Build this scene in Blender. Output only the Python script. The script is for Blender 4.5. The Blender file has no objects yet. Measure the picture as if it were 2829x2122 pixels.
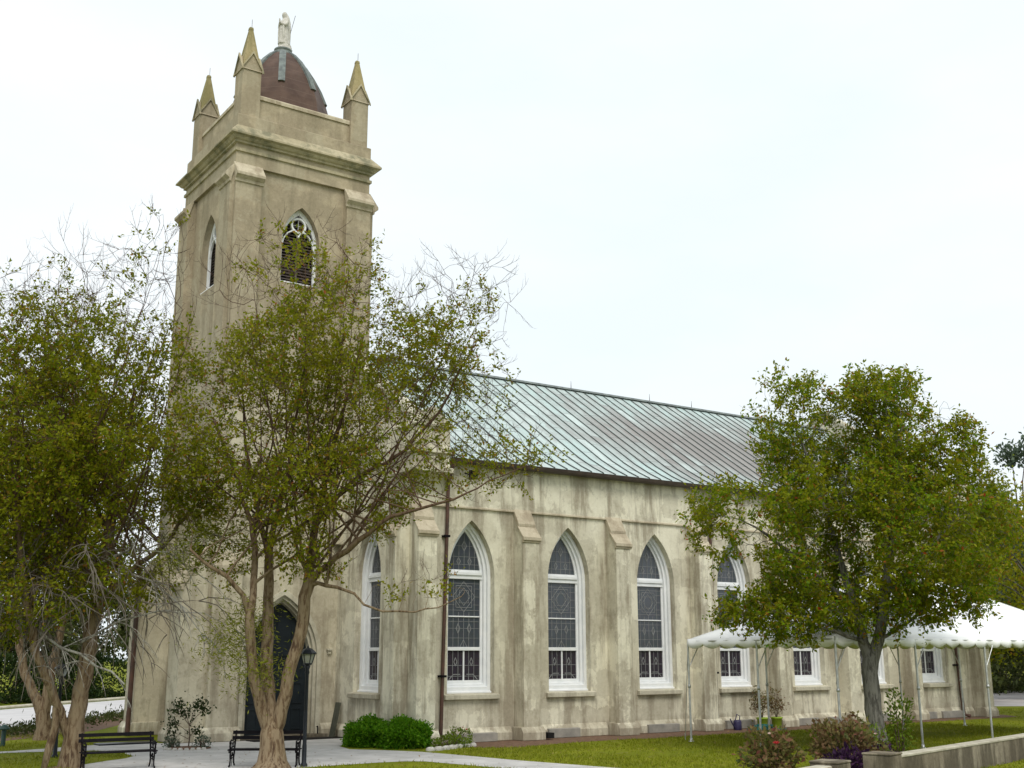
import bpy, bmesh, math, random
import numpy as np
from mathutils import Vector, Matrix
from mathutils.geometry import tessellate_polygon
random.seed(7)
S = bpy.context.scene
COL = S.collection
# ---------------------------------------------------------------- camera
YAW, PITCH, ROLL = 0.6043, 0.2325, -0.0023
cam = bpy.data.cameras.new("camera"); co = bpy.data.objects.new("camera", cam); COL.objects.link(co)
cyw, syw, cp, sp = math.cos(YAW), math.sin(YAW), math.cos(PITCH), math.sin(PITCH)
fw = Vector((syw*cp, cyw*cp, sp)); rt0 = Vector((cyw, -syw, 0)); up0 = rt0.cross(fw)
rt = math.cos(ROLL)*rt0 + math.sin(ROLL)*up0; up = -math.sin(ROLL)*rt0 + math.cos(ROLL)*up0
M = Matrix((rt, up, -fw)).transposed().to_4x4(); M.translation = Vector((-11.1237, -32.1723, 2.6228))
co.matrix_world = M
cam.sensor_width = 36.0; cam.lens = 3184.76/2829*36.0
cam.clip_start = 0.1; cam.clip_end = 2000
S.camera = co
# ---------------------------------------------------------------- sky, sun, exposure
SUN_EL, SUN_AZ = math.radians(52), math.radians(205)      # azimuth measured clockwise from +y
W = bpy.data.worlds.new("World"); S.world = W; W.use_nodes = True
nt = W.node_tree; nt.nodes.clear()
def nd(t, typ, **kw):
    n = t.nodes.new(typ)
    for k, v in kw.items(): setattr(n, k, v)
    return n
out = nd(nt, 'ShaderNodeOutputWorld'); bg = nd(nt, 'ShaderNodeBackground')
sky = nd(nt, 'ShaderNodeTexSky', sky_type='NISHITA', sun_disc=False)
sky.sun_elevation = SUN_EL; sky.sun_rotation = SUN_AZ; sky.air_density = 1.0; sky.dust_density = 6.0; sky.ozone_density = 1.0
tc = nd(nt, 'ShaderNodeTexCoord'); mp = nd(nt, 'ShaderNodeMapping'); mp.inputs['Scale'].default_value = (1, 1, 2.6)
nz = nd(nt, 'ShaderNodeTexNoise'); nz.inputs['Scale'].default_value = 2.2; nz.inputs['Detail'].default_value = 7; nz.inputs['Roughness'].default_value = .55
cr = nd(nt, 'ShaderNodeValToRGB'); cr.color_ramp.elements[0].position = .3; cr.color_ramp.elements[1].position = .75
cr.color_ramp.elements[0].color = (7.8, 8.55, 8.9, 1); cr.color_ramp.elements[1].color = (9.1, 9.4, 9.55, 1)
mx = nd(nt, 'ShaderNodeMix', data_type='RGBA'); mx.inputs['Factor'].default_value = .96
bg.inputs['Strength'].default_value = 0.085
nt.links.new(tc.outputs['Generated'], mp.inputs['Vector']); nt.links.new(mp.outputs['Vector'], nz.inputs['Vector'])
nt.links.new(nz.outputs['Fac'], cr.inputs['Fac']); nt.links.new(sky.outputs['Color'], mx.inputs['A'])
nt.links.new(cr.outputs['Color'], mx.inputs['B']); nt.links.new(mx.outputs['Result'], bg.inputs['Color'])
nt.links.new(bg.outputs['Background'], out.inputs['Surface'])
sl = bpy.data.lights.new("sun", 'SUN'); sl.energy = 1.5; sl.angle = math.radians(25); sl.color = (1.0, .95, .86)
so = bpy.data.objects.new("sun", sl); COL.objects.link(so); so.location = (0, -30, 60)
sd = Vector((math.sin(SUN_AZ)*math.cos(SUN_EL), math.cos(SUN_AZ)*math.cos(SUN_EL), math.sin(SUN_EL)))
so.rotation_euler = sd.to_track_quat('Z', 'Y').to_euler()
S.view_settings.view_transform = 'Standard'; S.view_settings.look = 'None'; S.view_settings.gamma = 1
S.view_settings.exposure = 0.5
try: S.view_settings.use_curve_mapping = False
except Exception: pass
S.render.engine = 'CYCLES'
S.cycles.max_bounces = 8; S.cycles.diffuse_bounces = 5; S.cycles.transparent_max_bounces = 8; S.cycles.transmission_bounces = 6
try: S.cycles.use_denoising = True
except Exception: pass

# ---------------------------------------------------------------- materials
def newmat(name):
    m = bpy.data.materials.new(name); m.use_nodes = True
    t = m.node_tree; t.nodes.clear()
    o = nd(t, 'ShaderNodeOutputMaterial'); b = nd(t, 'ShaderNodeBsdfPrincipled')
    t.links.new(b.outputs['BSDF'], o.inputs['Surface'])
    return m, t, b, o
def pos(t, scale=(1, 1, 1)):
    g = nd(t, 'ShaderNodeNewGeometry'); mpn = nd(t, 'ShaderNodeMapping'); mpn.inputs['Scale'].default_value = scale
    t.links.new(g.outputs['Position'], mpn.inputs['Vector']); return mpn.outputs['Vector']
def noise(t, vec, scale, detail=5, rough=.55, dist=0.0):
    n = nd(t, 'ShaderNodeTexNoise'); n.inputs['Scale'].default_value = scale; n.inputs['Detail'].default_value = detail
    n.inputs['Roughness'].default_value = rough; n.inputs['Distortion'].default_value = dist
    t.links.new(vec, n.inputs['Vector']); return n.outputs['Fac']
def ramp(t, fac, stops):
    r = nd(t, 'ShaderNodeValToRGB'); e = r.color_ramp.elements
    while len(e) < len(stops): e.new(.5)
    for i, (p, c) in enumerate(stops):
        e[i].position = p; e[i].color = (c, c, c, 1) if isinstance(c, (int, float)) else (*c, 1)
    t.links.new(fac, r.inputs['Fac']); return r.outputs['Color']
def mix(t, fac, a, b, mode='MIX'):
    m = nd(t, 'ShaderNodeMix', data_type='RGBA', blend_type=mode)
    for sock, v in (('Factor', fac), ('A', a), ('B', b)):
        if hasattr(v, 'links') or hasattr(v, 'is_linked'): t.links.new(v, m.inputs[sock] if sock != 'Factor' else m.inputs[0])
        elif sock == 'Factor': m.inputs[0].default_value = v
        else: m.inputs[sock].default_value = (*v, 1)
    return m.outputs['Result']
def math_(t, op, a, b=0.0, clamp=False):
    m = nd(t, 'ShaderNodeMath', operation=op); m.use_clamp = clamp
    for i, v in enumerate((a, b)):
        if hasattr(v, 'is_linked'): t.links.new(v, m.inputs[i])
        else: m.inputs[i].default_value = v
    return m.outputs[0]
def bump(t, b, fac, strength, dist=.02):
    n = nd(t, 'ShaderNodeBump'); n.inputs['Strength'].default_value = strength; n.inputs['Distance'].default_value = dist
    t.links.new(fac, n.inputs['Height']); t.links.new(n.outputs['Normal'], b.inputs['Normal'])
def simple(name, ca, cb, scale=4, rough=.6, bmp=.0, bscale=30, spec=.3, stretch=(1, 1, 1), metal=0):
    m, t, b, o = newmat(name)
    v = pos(t, stretch); n = noise(t, v, scale, 6, .6)
    t.links.new(ramp(t, n, [(.35, ca), (.65, cb)]), b.inputs['Base Color'])
    b.inputs['Roughness'].default_value = rough; b.inputs['Specular IOR Level'].default_value = spec; b.inputs['Metallic'].default_value = metal
    if bmp: bump(t, b, noise(t, v, bscale, 4, .6), bmp)
    return m
def stucco(name, cream, beige, brown, patch=.5, upper=None):
    m, t, b, o = newmat(name)
    p = pos(t); ps = pos(t, (1.3, 1.3, .16))
    n1 = noise(t, p, .45, 7, .6)
    col = mix(t, ramp(t, n1, [(.40, 0.), (.60, 1.)]), beige, cream)
    g = nd(t, 'ShaderNodeNewGeometry')                                 # areas re-plastered at different times, with ragged borders
    wv = nd(t, 'ShaderNodeTexNoise'); wv.inputs['Scale'].default_value = 2.2; wv.inputs['Detail'].default_value = 8; wv.inputs['Roughness'].default_value = .7
    t.links.new(p, wv.inputs['Vector'])
    va = nd(t, 'ShaderNodeVectorMath', operation='SUBTRACT'); t.links.new(wv.outputs['Color'], va.inputs[0]); va.inputs[1].default_value = (.5, .5, .5)
    vs = nd(t, 'ShaderNodeVectorMath', operation='SCALE'); t.links.new(va.outputs[0], vs.inputs[0]); vs.inputs['Scale'].default_value = .9
    vb = nd(t, 'ShaderNodeVectorMath', operation='ADD'); t.links.new(p, vb.inputs[0]); t.links.new(vs.outputs[0], vb.inputs[1])
    def cells(sc, off):
        mm = nd(t, 'ShaderNodeMapping'); mm.inputs['Scale'].default_value = sc; mm.inputs['Location'].default_value = off; t.links.new(vb.outputs[0], mm.inputs['Vector'])
        fl = nd(t, 'ShaderNodeVectorMath', operation='FLOOR'); t.links.new(mm.outputs[0], fl.inputs[0])
        w = nd(t, 'ShaderNodeTexWhiteNoise', noise_dimensions='3D'); t.links.new(fl.outputs[0], w.inputs['Vector']); return w.outputs['Value']
    c1, c2 = cells((.75, .75, .95), (.3, .4, .1)), cells((1.5, 1.5, 1.1), (.1, .7, .6))
    col = mix(t, math_(t, 'MULTIPLY', ramp(t, c1, [(.62, 0.), (.68, 1.)]), patch), col, [min(1, c*1.13) for c in cream])
    col = mix(t, math_(t, 'MULTIPLY', ramp(t, c2, [(.66, 0.), (.72, 1.)]), patch*.75), col, [c*.88 for c in beige])
    gz = nd(t, 'ShaderNodeSeparateXYZ'); t.links.new(g.outputs['Position'], gz.inputs[0])      # damp at the foot, runs below string course and gutter
    ex = ramp(t, math_(t, 'DIVIDE', gz.outputs['Z'], 9.0, True), [(0, .10), (.045, .05), (.075, 0.), (.13, .045), (.150, 0.), (.74, 0.), (.818, .05), (.826, 0.), (.92, 0.), (.985, .045), (.99, 0.)])
    n3 = math_(t, 'ADD', noise(t, ps, 1.3, 8, .66), ex)                                      # rain streaks and damp stains
    col = mix(t, math_(t, 'MULTIPLY', ramp(t, n3, [(.49, 0.), (.61, 1.)]), .85), col, brown)
    n5 = noise(t, pos(t, (1, 1, .7)), 1.9, 9, .72)
    col = mix(t, math_(t, 'MULTIPLY', ramp(t, n5, [(.53, 0.), (.60, 1.)]), .45), col, [c*1.0 for c in brown])
    n2 = noise(t, p, .9, 6, .6)
    if upper:                                                          # the upper tower keeps an older, browner render coat
        sx = nd(t, 'ShaderNodeSeparateXYZ'); t.links.new(g.outputs['Position'], sx.inputs[0])
        h = math_(t, 'ADD', sx.outputs['Z'], math_(t, 'MULTIPLY', n1, 5.0))
        mr = nd(t, 'ShaderNodeMapRange'); mr.inputs[1].default_value = 12.5; mr.inputs[2].default_value = 17.5
        t.links.new(h, mr.inputs[0])
        ucol = mix(t, ramp(t, n2, [(.5, 0.), (.62, 1.)]), upper, [c*1.32 for c in upper])
        ucol = mix(t, math_(t, 'MULTIPLY', ramp(t, c2, [(.68, 0.), (.74, 1.)]), .55), ucol, [upper[0]*1.3, upper[1]*1.38, upper[2]*1.45])
        ucol = mix(t, math_(t, 'MULTIPLY', ramp(t, n3, [(.48, 0.), (.66, 1.)]), .6), ucol, [upper[0]*.74, upper[1]*.76, upper[2]*.74])
        col = mix(t, math_(t, 'MULTIPLY', mr.outputs[0], .9), col, ucol)
    n4 = noise(t, p, 9, 7, .75)
    col = mix(t, .5, col, ramp(t, n4, [(.3, .3), (.7, .75)]), 'SOFT_LIGHT')
    t.links.new(col, b.inputs['Base Color']); b.inputs['Roughness'].default_value = .92; b.inputs['Specular IOR Level'].default_value = .12
    bump(t, b, math_(t, 'ADD', noise(t, p, 25, 5, .65), math_(t, 'MULTIPLY', n5, .8)), .4, .02)
    return m
CREAM, BEIGE, BROWN = (.675, .642, .515), (.48, .442, .342), (.292, .255, .19)
M_ST = stucco('stucco_wall', CREAM, BEIGE, BROWN, .6)
M_TW = stucco('stucco_tower', (.56, .52, .40), (.43, .385, .29), (.28, .245, .18), .35, (.305, .255, .178))
M_CAP = stucco('stucco_weathering', (.50, .445, .335), (.42, .365, .27), (.30, .25, .18), .2)
M_CORN = stucco('stucco_cornice', (.44, .39, .27), (.34, .295, .195), (.17, .165, .11), .2)
M_SILL = stucco('sill_stone', (.56, .53, .42), (.46, .43, .34), (.32, .29, .22), .2)
M_SPIRE = stucco('spire_stucco', (.36, .30, .17), (.29, .245, .12), (.20, .18, .085), .1)
M_FOOT = simple('grey_footing', (.22, .21, .19), (.34, .32, .28), 2.2, .9, .3)
M_WHITE = simple('white_paint', (.70, .72, .74), (.80, .81, .82), 3, .5, .05)
M_GUT = simple('brown_gutter', (.045, .032, .028), (.07, .05, .042), 3, .45)
M_PIPE = simple('rusty_downpipe', (.055, .035, .028), (.11, .055, .04), 2.5, .6, .1)
M_DOOR = simple('dark_green_door', (.006, .010, .014), (.011, .017, .022), 3, .45)
M_LEAD = simple('lead_came', (.18, .185, .19), (.28, .285, .29), 12, .6)
M_LOUV = simple('louver_wood', (.075, .06, .055), (.13, .105, .10), 5, .7, stretch=(1, 1, 6))
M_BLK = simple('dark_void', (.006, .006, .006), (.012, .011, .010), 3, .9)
M_IRON = simple('black_iron', (.004, .0035, .005), (.009, .007, .010), 9, .6, .1, spec=.1)
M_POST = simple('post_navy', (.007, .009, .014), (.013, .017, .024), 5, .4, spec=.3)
M_STATUE = simple('weathered_marble', (.42, .40, .36), (.62, .60, .56), 7, .8, .3, 18)
M_STEEL = simple('galvanised_pole', (.42, .43, .43), (.58, .59, .59), 6, .35, metal=.6)
M_ROCK = simple('edging_stone', (.40, .38, .34), (.58, .56, .52), 5, .9, .3)
def glass(name, base, tint, rough, spec, tscale):
    m, t, b, o = newmat(name)
    v = pos(t); vo = nd(t, 'ShaderNodeTexVoronoi'); vo.inputs['Scale'].default_value = tscale; t.links.new(v, vo.inputs['Vector'])
    c = mix(t, tint, base, vo.outputs['Color'], 'MIX')
    g = nd(t, 'ShaderNodeHueSaturation'); g.inputs['Value'].default_value = .5; g.inputs['Saturation'].default_value = 1.3
    c2 = mix(t, 1.0, c, base, 'MULTIPLY') if tint else c
    t.links.new(mix(t, .5, base, c2, 'ADD') if tint else c, b.inputs['Base Color'])
    b.inputs['Roughness'].default_value = rough; b.inputs['Specular IOR Level'].default_value = spec
    bump(t, b, noise(t, v, 2.5, 3, .5), .12, .05)
    return m
M_GLU = glass('storm_glass', (.042, .050, .064), .25, .30, .75, 7)
M_GLL = glass('stained_glass', (.022, .016, .026), .6, .18, .35, 11)
M_LGL, _t, _b, _ = newmat('lantern_glass'); _b.inputs['Base Color'].default_value = (.5, .52, .5, 1); _b.inputs['Roughness'].default_value = .15; _b.inputs['Transmission Weight'].default_value = .5
# copper roof: per-panel patina
def copper_roof():
    m, t, b, o = newmat('patinated_copper_roof')
    g = nd(t, 'ShaderNodeNewGeometry'); sx = nd(t, 'ShaderNodeSeparateXYZ'); t.links.new(g.outputs['Position'], sx.inputs[0])
    col = math_(t, 'FLOOR', math_(t, 'DIVIDE', math_(t, 'SUBTRACT', sx.outputs['X'], 7.2), .545))
    wn = nd(t, 'ShaderNodeTexWhiteNoise', noise_dimensions='1D'); t.links.new(col, wn.inputs['W'])
    row = math_(t, 'FLOOR', math_(t, 'ADD', math_(t, 'DIVIDE', sx.outputs['Z'], 1.25), math_(t, 'MULTIPLY', wn.outputs['Value'], 3.0)))
    cb = nd(t, 'ShaderNodeCombineXYZ'); t.links.new(col, cb.inputs[0]); t.links.new(row, cb.inputs[1])
    wn2 = nd(t, 'ShaderNodeTexWhiteNoise', noise_dimensions='2D'); t.links.new(cb.outputs[0], wn2.inputs['Vector'])
    p = pos(t, (.55, .5, .9)); n1 = noise(t, p, .33, 4, .55, .3); n2 = noise(t, pos(t, (3, 1, 1)), 1.2, 8, .65)
    # the weathered, de-patinated field lies in the middle of the slope, east of the middle
    dx = math_(t, 'DIVIDE', math_(t, 'SUBTRACT', sx.outputs['X'], 27.5), 11.0); dz = math_(t, 'DIVIDE', math_(t, 'SUBTRACT', sx.outputs['Z'], 11.3), 2.6)
    rr = math_(t, 'SQRT', math_(t, 'ADD', math_(t, 'MULTIPLY', dx, dx), math_(t, 'MULTIPLY', dz, dz)))
    f = math_(t, 'SUBTRACT', 1.25, rr)
    f = math_(t, 'ADD', f, math_(t, 'MULTIPLY', math_(t, 'SUBTRACT', n1, .5), 1.6))
    f = math_(t, 'ADD', f, math_(t, 'MULTIPLY', math_(t, 'SUBTRACT', n2, .5), .9))
    f = math_(t, 'SUBTRACT', f, math_(t, 'MULTIPLY', math_(t, 'GREATER_THAN', wn2.outputs['Value'], .88), .45))
    f = math_(t, 'ADD', f, math_(t, 'MULTIPLY', math_(t, 'SUBTRACT', wn2.outputs['Value'], .5), .25))
    mint = mix(t, wn2.outputs['Value'], (.40, .51, .50), (.49, .57, .56))
    mint = mix(t, ramp(t, n2, [(.42, 0.), (.7, .7)]), mint, (.34, .37, .37))
    mauve = mix(t, wn2.outputs['Value'], (.262, .250, .240), (.215, .204, .196))
    c = mix(t, ramp(t, f, [(.0, 0.), (.75, 1.)]), mint, mauve)
    c = mix(t, .3, c, ramp(t, noise(t, p, 12, 6, .7), [(.3, .35), (.7, .7)]), 'SOFT_LIGHT')
    zf = math_(t, 'FRACT', math_(t, 'ADD', math_(t, 'DIVIDE', sx.outputs['Z'], 1.25), math_(t, 'MULTIPLY', wn.outputs['Value'], 3.0)))
    c = mix(t, math_(t, 'MULTIPLY', math_(t, 'LESS_THAN', zf, .02), .55), c, (.10, .10, .10))      # lap joints between sheets
    t.links.new(c, b.inputs['Base Color']); b.inputs['Roughness'].default_value = .55; b.inputs['Specular IOR Level'].default_value = .35
    bump(t, b, noise(t, p, 3, 3, .5), .15, .04)
    return m
M_ROOF = copper_roof()
M_SEAM = simple('roof_seam', (.045, .06, .058), (.08, .10, .095), 3, .6)
M_DOME = None
def dome_mat():
    m, t, b, o = newmat('brown_copper_dome')
    p = pos(t); n = noise(t, p, 1.6, 7, .6, .5); n2 = noise(t, pos(t, (4, 4, .5)), 2, 6, .6)
    g = nd(t, 'ShaderNodeNewGeometry'); sx = nd(t, 'ShaderNodeSeparateXYZ'); t.links.new(g.outputs['Position'], sx.inputs[0])
    c = mix(t, ramp(t, n, [(.35, 0.), (.65, 1.)]), (.068, .040, .031), (.115, .072, .055))
    c = mix(t, math_(t, 'MULTIPLY', ramp(t, n2, [(.55, 0.), (.75, 1.)]), .4), c, (.10, .09, .07))
    zf = math_(t, 'FRACT', math_(t, 'DIVIDE', sx.outputs['Z'], .52))
    c = mix(t, math_(t, 'MULTIPLY', math_(t, 'LESS_THAN', zf, .04), .5), c, (.16, .115, .09))
    t.links.new(c, b.inputs['Base Color']); b.inputs['Roughness'].default_value = .6; b.inputs['Specular IOR Level'].default_value = .2
    return m
M_DOME = dome_mat()
M_RIB = simple('verdigris_rib', (.10, .115, .115), (.19, .22, .21), 4, .6, .1)
def bark(name, a, bcol, c, scale=3.0, young=None):
    m, t, b, o = newmat(name)
    v = pos(t, (2.2, 2.2, .5)); n = noise(t, v, scale, 7, .6, 1.0); nb = noise(t, pos(t, (9, 9, 1.6)), 1.6, 6, .65, .5)
    col = ramp(t, n, [(.3, a), (.5, bcol), (.68, c)])
    col = mix(t, ramp(t, nb, [(.47, 0.), (.53, .8)]), col, [x*1.05 for x in c])
    col = mix(t, ramp(t, nb, [(.36, .7), (.43, 0.)]), col, [x*.75 for x in a])
    if young:                                                          # younger limbs higher up are darker and redder
        sz = nd(t, 'ShaderNodeSeparateXYZ'); gg = nd(t, 'ShaderNodeNewGeometry'); t.links.new(gg.outputs['Position'], sz.inputs[0])
        mr = nd(t, 'ShaderNodeMapRange'); mr.inputs[1].default_value = 4.2; mr.inputs[2].default_value = 6.6; t.links.new(sz.outputs['Z'], mr.inputs[0])
        col = mix(t, math_(t, 'MULTIPLY', mr.outputs[0], .8), col, young)
    t.links.new(col, b.inputs['Base Color']); b.inputs['Roughness'].default_value = .85; b.inputs['Specular IOR Level'].default_value = .12
    bump(t, b, math_(t, 'ADD', n, math_(t, 'MULTIPLY', nb, .7)), .7, .04)
    return m
M_BKM = bark('crepe_myrtle_bark', (.07, .042, .028), (.155, .105, .062), (.24, .185, .12), 3.0, (.075, .040, .028))
M_TWG = simple('reddish_twig', (.060, .034, .024), (.105, .065, .045), 8, .8)
M_BKD = bark('dark_bark', (.05, .036, .03), (.10, .07, .05), (.16, .12, .09))
M_BKG = bark('grey_bark', (.055, .052, .045), (.105, .10, .085), (.18, .172, .15))
M_BKP = bark('lichen_bark', (.11, .095, .08), (.23, .21, .185), (.36, .36, .32), 7)
def leafmat(name, stops, clump, trans=.3, rough=.5):
    m, t, b, o = newmat(name)
    g = nd(t, 'ShaderNodeNewGeometry')
    c = ramp(t, g.outputs['Random Per Island'], stops)
    n = noise(t, pos(t), 1.1, 3, .5)
    c = mix(t, ramp(t, n, [(.38, 0.), (.66, .75)]), c, clump)
    t.links.new(c, b.inputs['Base Color']); b.inputs['Roughness'].default_value = rough; b.inputs['Specular IOR Level'].default_value = .12
    tr = nd(t, 'ShaderNodeBsdfTranslucent'); t.links.new(c, tr.inputs['Color'])
    ms = nd(t, 'ShaderNodeMixShader'); ms.inputs[0].default_value = trans
    t.links.new(b.outputs['BSDF'], ms.inputs[1]); t.links.new(tr.outputs['BSDF'], ms.inputs[2]); t.links.new(ms.outputs[0], o.inputs['Surface'])
    return m
M_LFM = leafmat('crepe_myrtle_leaf', [(0, (.105, .155, .004)), (.4, (.195, .240, .007)), (.82, (.29, .29, .013)), (.94, (.32, .17, .03)), (1, (.32, .08, .03))], (.240, .235, .009), .5)
M_LFH = leafmat('holly_leaf', [(0, (.070, .165, .003)), (.45, (.175, .265, .006)), (.82, (.30, .325, .012)), (.945, (.32, .20, .025)), (.99, (.32, .10, .03)), (1, (.45, .03, .02))], (.250, .245, .007), .5)
M_LFL = leafmat('green_myrtle_leaf', [(0, (.100, .155, .004)), (.45, (.190, .240, .007)), (.84, (.285, .29, .013)), (.95, (.30, .17, .03)), (1, (.30, .08, .03))], (.235, .230, .008), .5)
M_LFB = leafmat('background_leaf', [(0, (.035, .052, .012)), (.5, (.060, .080, .018)), (1, (.10, .11, .03))], (.05, .06, .016))
M_LFD = leafmat('dark_hedge_leaf', [(0, (.012, .028, .006)), (.6, (.026, .052, .010)), (1, (.06, .09, .02))], (.018, .034, .008))
M_LFX = leafmat('boxwood_leaf', [(0, (.04, .14, .004)), (.55, (.10, .27, .010)), (1, (.22, .40, .02))], (.08, .20, .006), .42)
M_LFR = leafmat('rose_leaf', [(0, (.065, .095, .02)), (.4, (.14, .15, .035)), (.72, (.22, .17, .06)), (1, (.18, .06, .045))], (.15, .085, .05))
M_LFY = leafmat('feathery_leaf', [(0, (.13, .17, .010)), (.6, (.19, .21, .018)), (1, (.24, .24, .03))], (.18, .19, .014))
M_LFP = leafmat('purple_leaf', [(0, (.022, .010, .028)), (.6, (.045, .018, .055)), (1, (.085, .03, .09))], (.04, .016, .045))
M_LFG = leafmat('weed_leaf', [(0, (.08, .15, .010)), (.6, (.14, .21, .018)), (1, (.20, .26, .03))], (.13, .19, .016))
M_LFQ = leafmat('grey_green_leaf', [(0, (.06, .09, .06)), (.6, (.11, .15, .10)), (1, (.16, .20, .15))], (.09, .13, .09))
M_RED = simple('red_petal', (.45, .02, .03), (.60, .05, .05), 20, .5)
M_PINK = simple('pale_petal', (.65, .40, .36), (.75, .62, .55), 20, .5)
def grass_mat(name):
    m, t, b, o = newmat(name)
    p = pos(t); n1 = noise(t, p, .35, 6, .6, .4); n2 = noise(t, p, 2.2, 7, .65); n3 = noise(t, p, 30, 4, .7)
    c = mix(t, ramp(t, n1, [(.36, 0.), (.64, 1.)]), (.135, .165, .008), (.22, .24, .014))
    c = mix(t, math_(t, 'MULTIPLY', ramp(t, n2, [(.56, 0.), (.70, 1.)]), .7), c, (.20, .155, .075))
    c = mix(t, .5, c, ramp(t, n3, [(.3, .25), (.7, .75)]), 'SOFT_LIGHT')
    t.links.new(c, b.inputs['Base Color']); b.inputs['Roughness'].default_value = .9; b.inputs['Specular IOR Level'].default_value = .1
    bump(t, b, n3, .8, .05); return m
M_GRASS = grass_mat('lawn_ground')
M_BLADE = leafmat('grass_blade', [(0, (.13, .17, .008)), (.5, (.21, .245, .014)), (.9, (.29, .30, .03)), (1, (.33, .26, .10))], (.19, .21, .012), .3, .6)
M_PATH = simple('pale_concrete', (.40, .395, .39), (.54, .53, .525), 1.3, .9, .4, 60)
M_ROAD = simple('light_road', (.46, .45, .46), (.54, .53, .54), .6, .9, .2, 20)
M_GRAV = simple('gravel_drive', (.36, .33, .32), (.47, .44, .43), .8, .95, .3, 15)
M_MULCH = simple('pine_straw', (.10, .055, .035), (.21, .13, .085), 6, .95, .8, 40, stretch=(1, 1.7, 1))
M_CONC = stucco('wall_concrete', (.30, .265, .20), (.20, .17, .125), (.085, .072, .052), .15)
M_CTOP = simple('worn_coping', (.34, .31, .24), (.50, .47, .38), 3, .9, .3)
M_TENT, _t, _b, _ = newmat('white_vinyl')
_b.inputs['Base Color'].default_value = (.86, .87, .88, 1); _b.inputs['Roughness'].default_value = .5
_n = noise(_t, pos(_t), 1.5, 4, .5); bump(_t, _b, _n, .25, .12)

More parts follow.
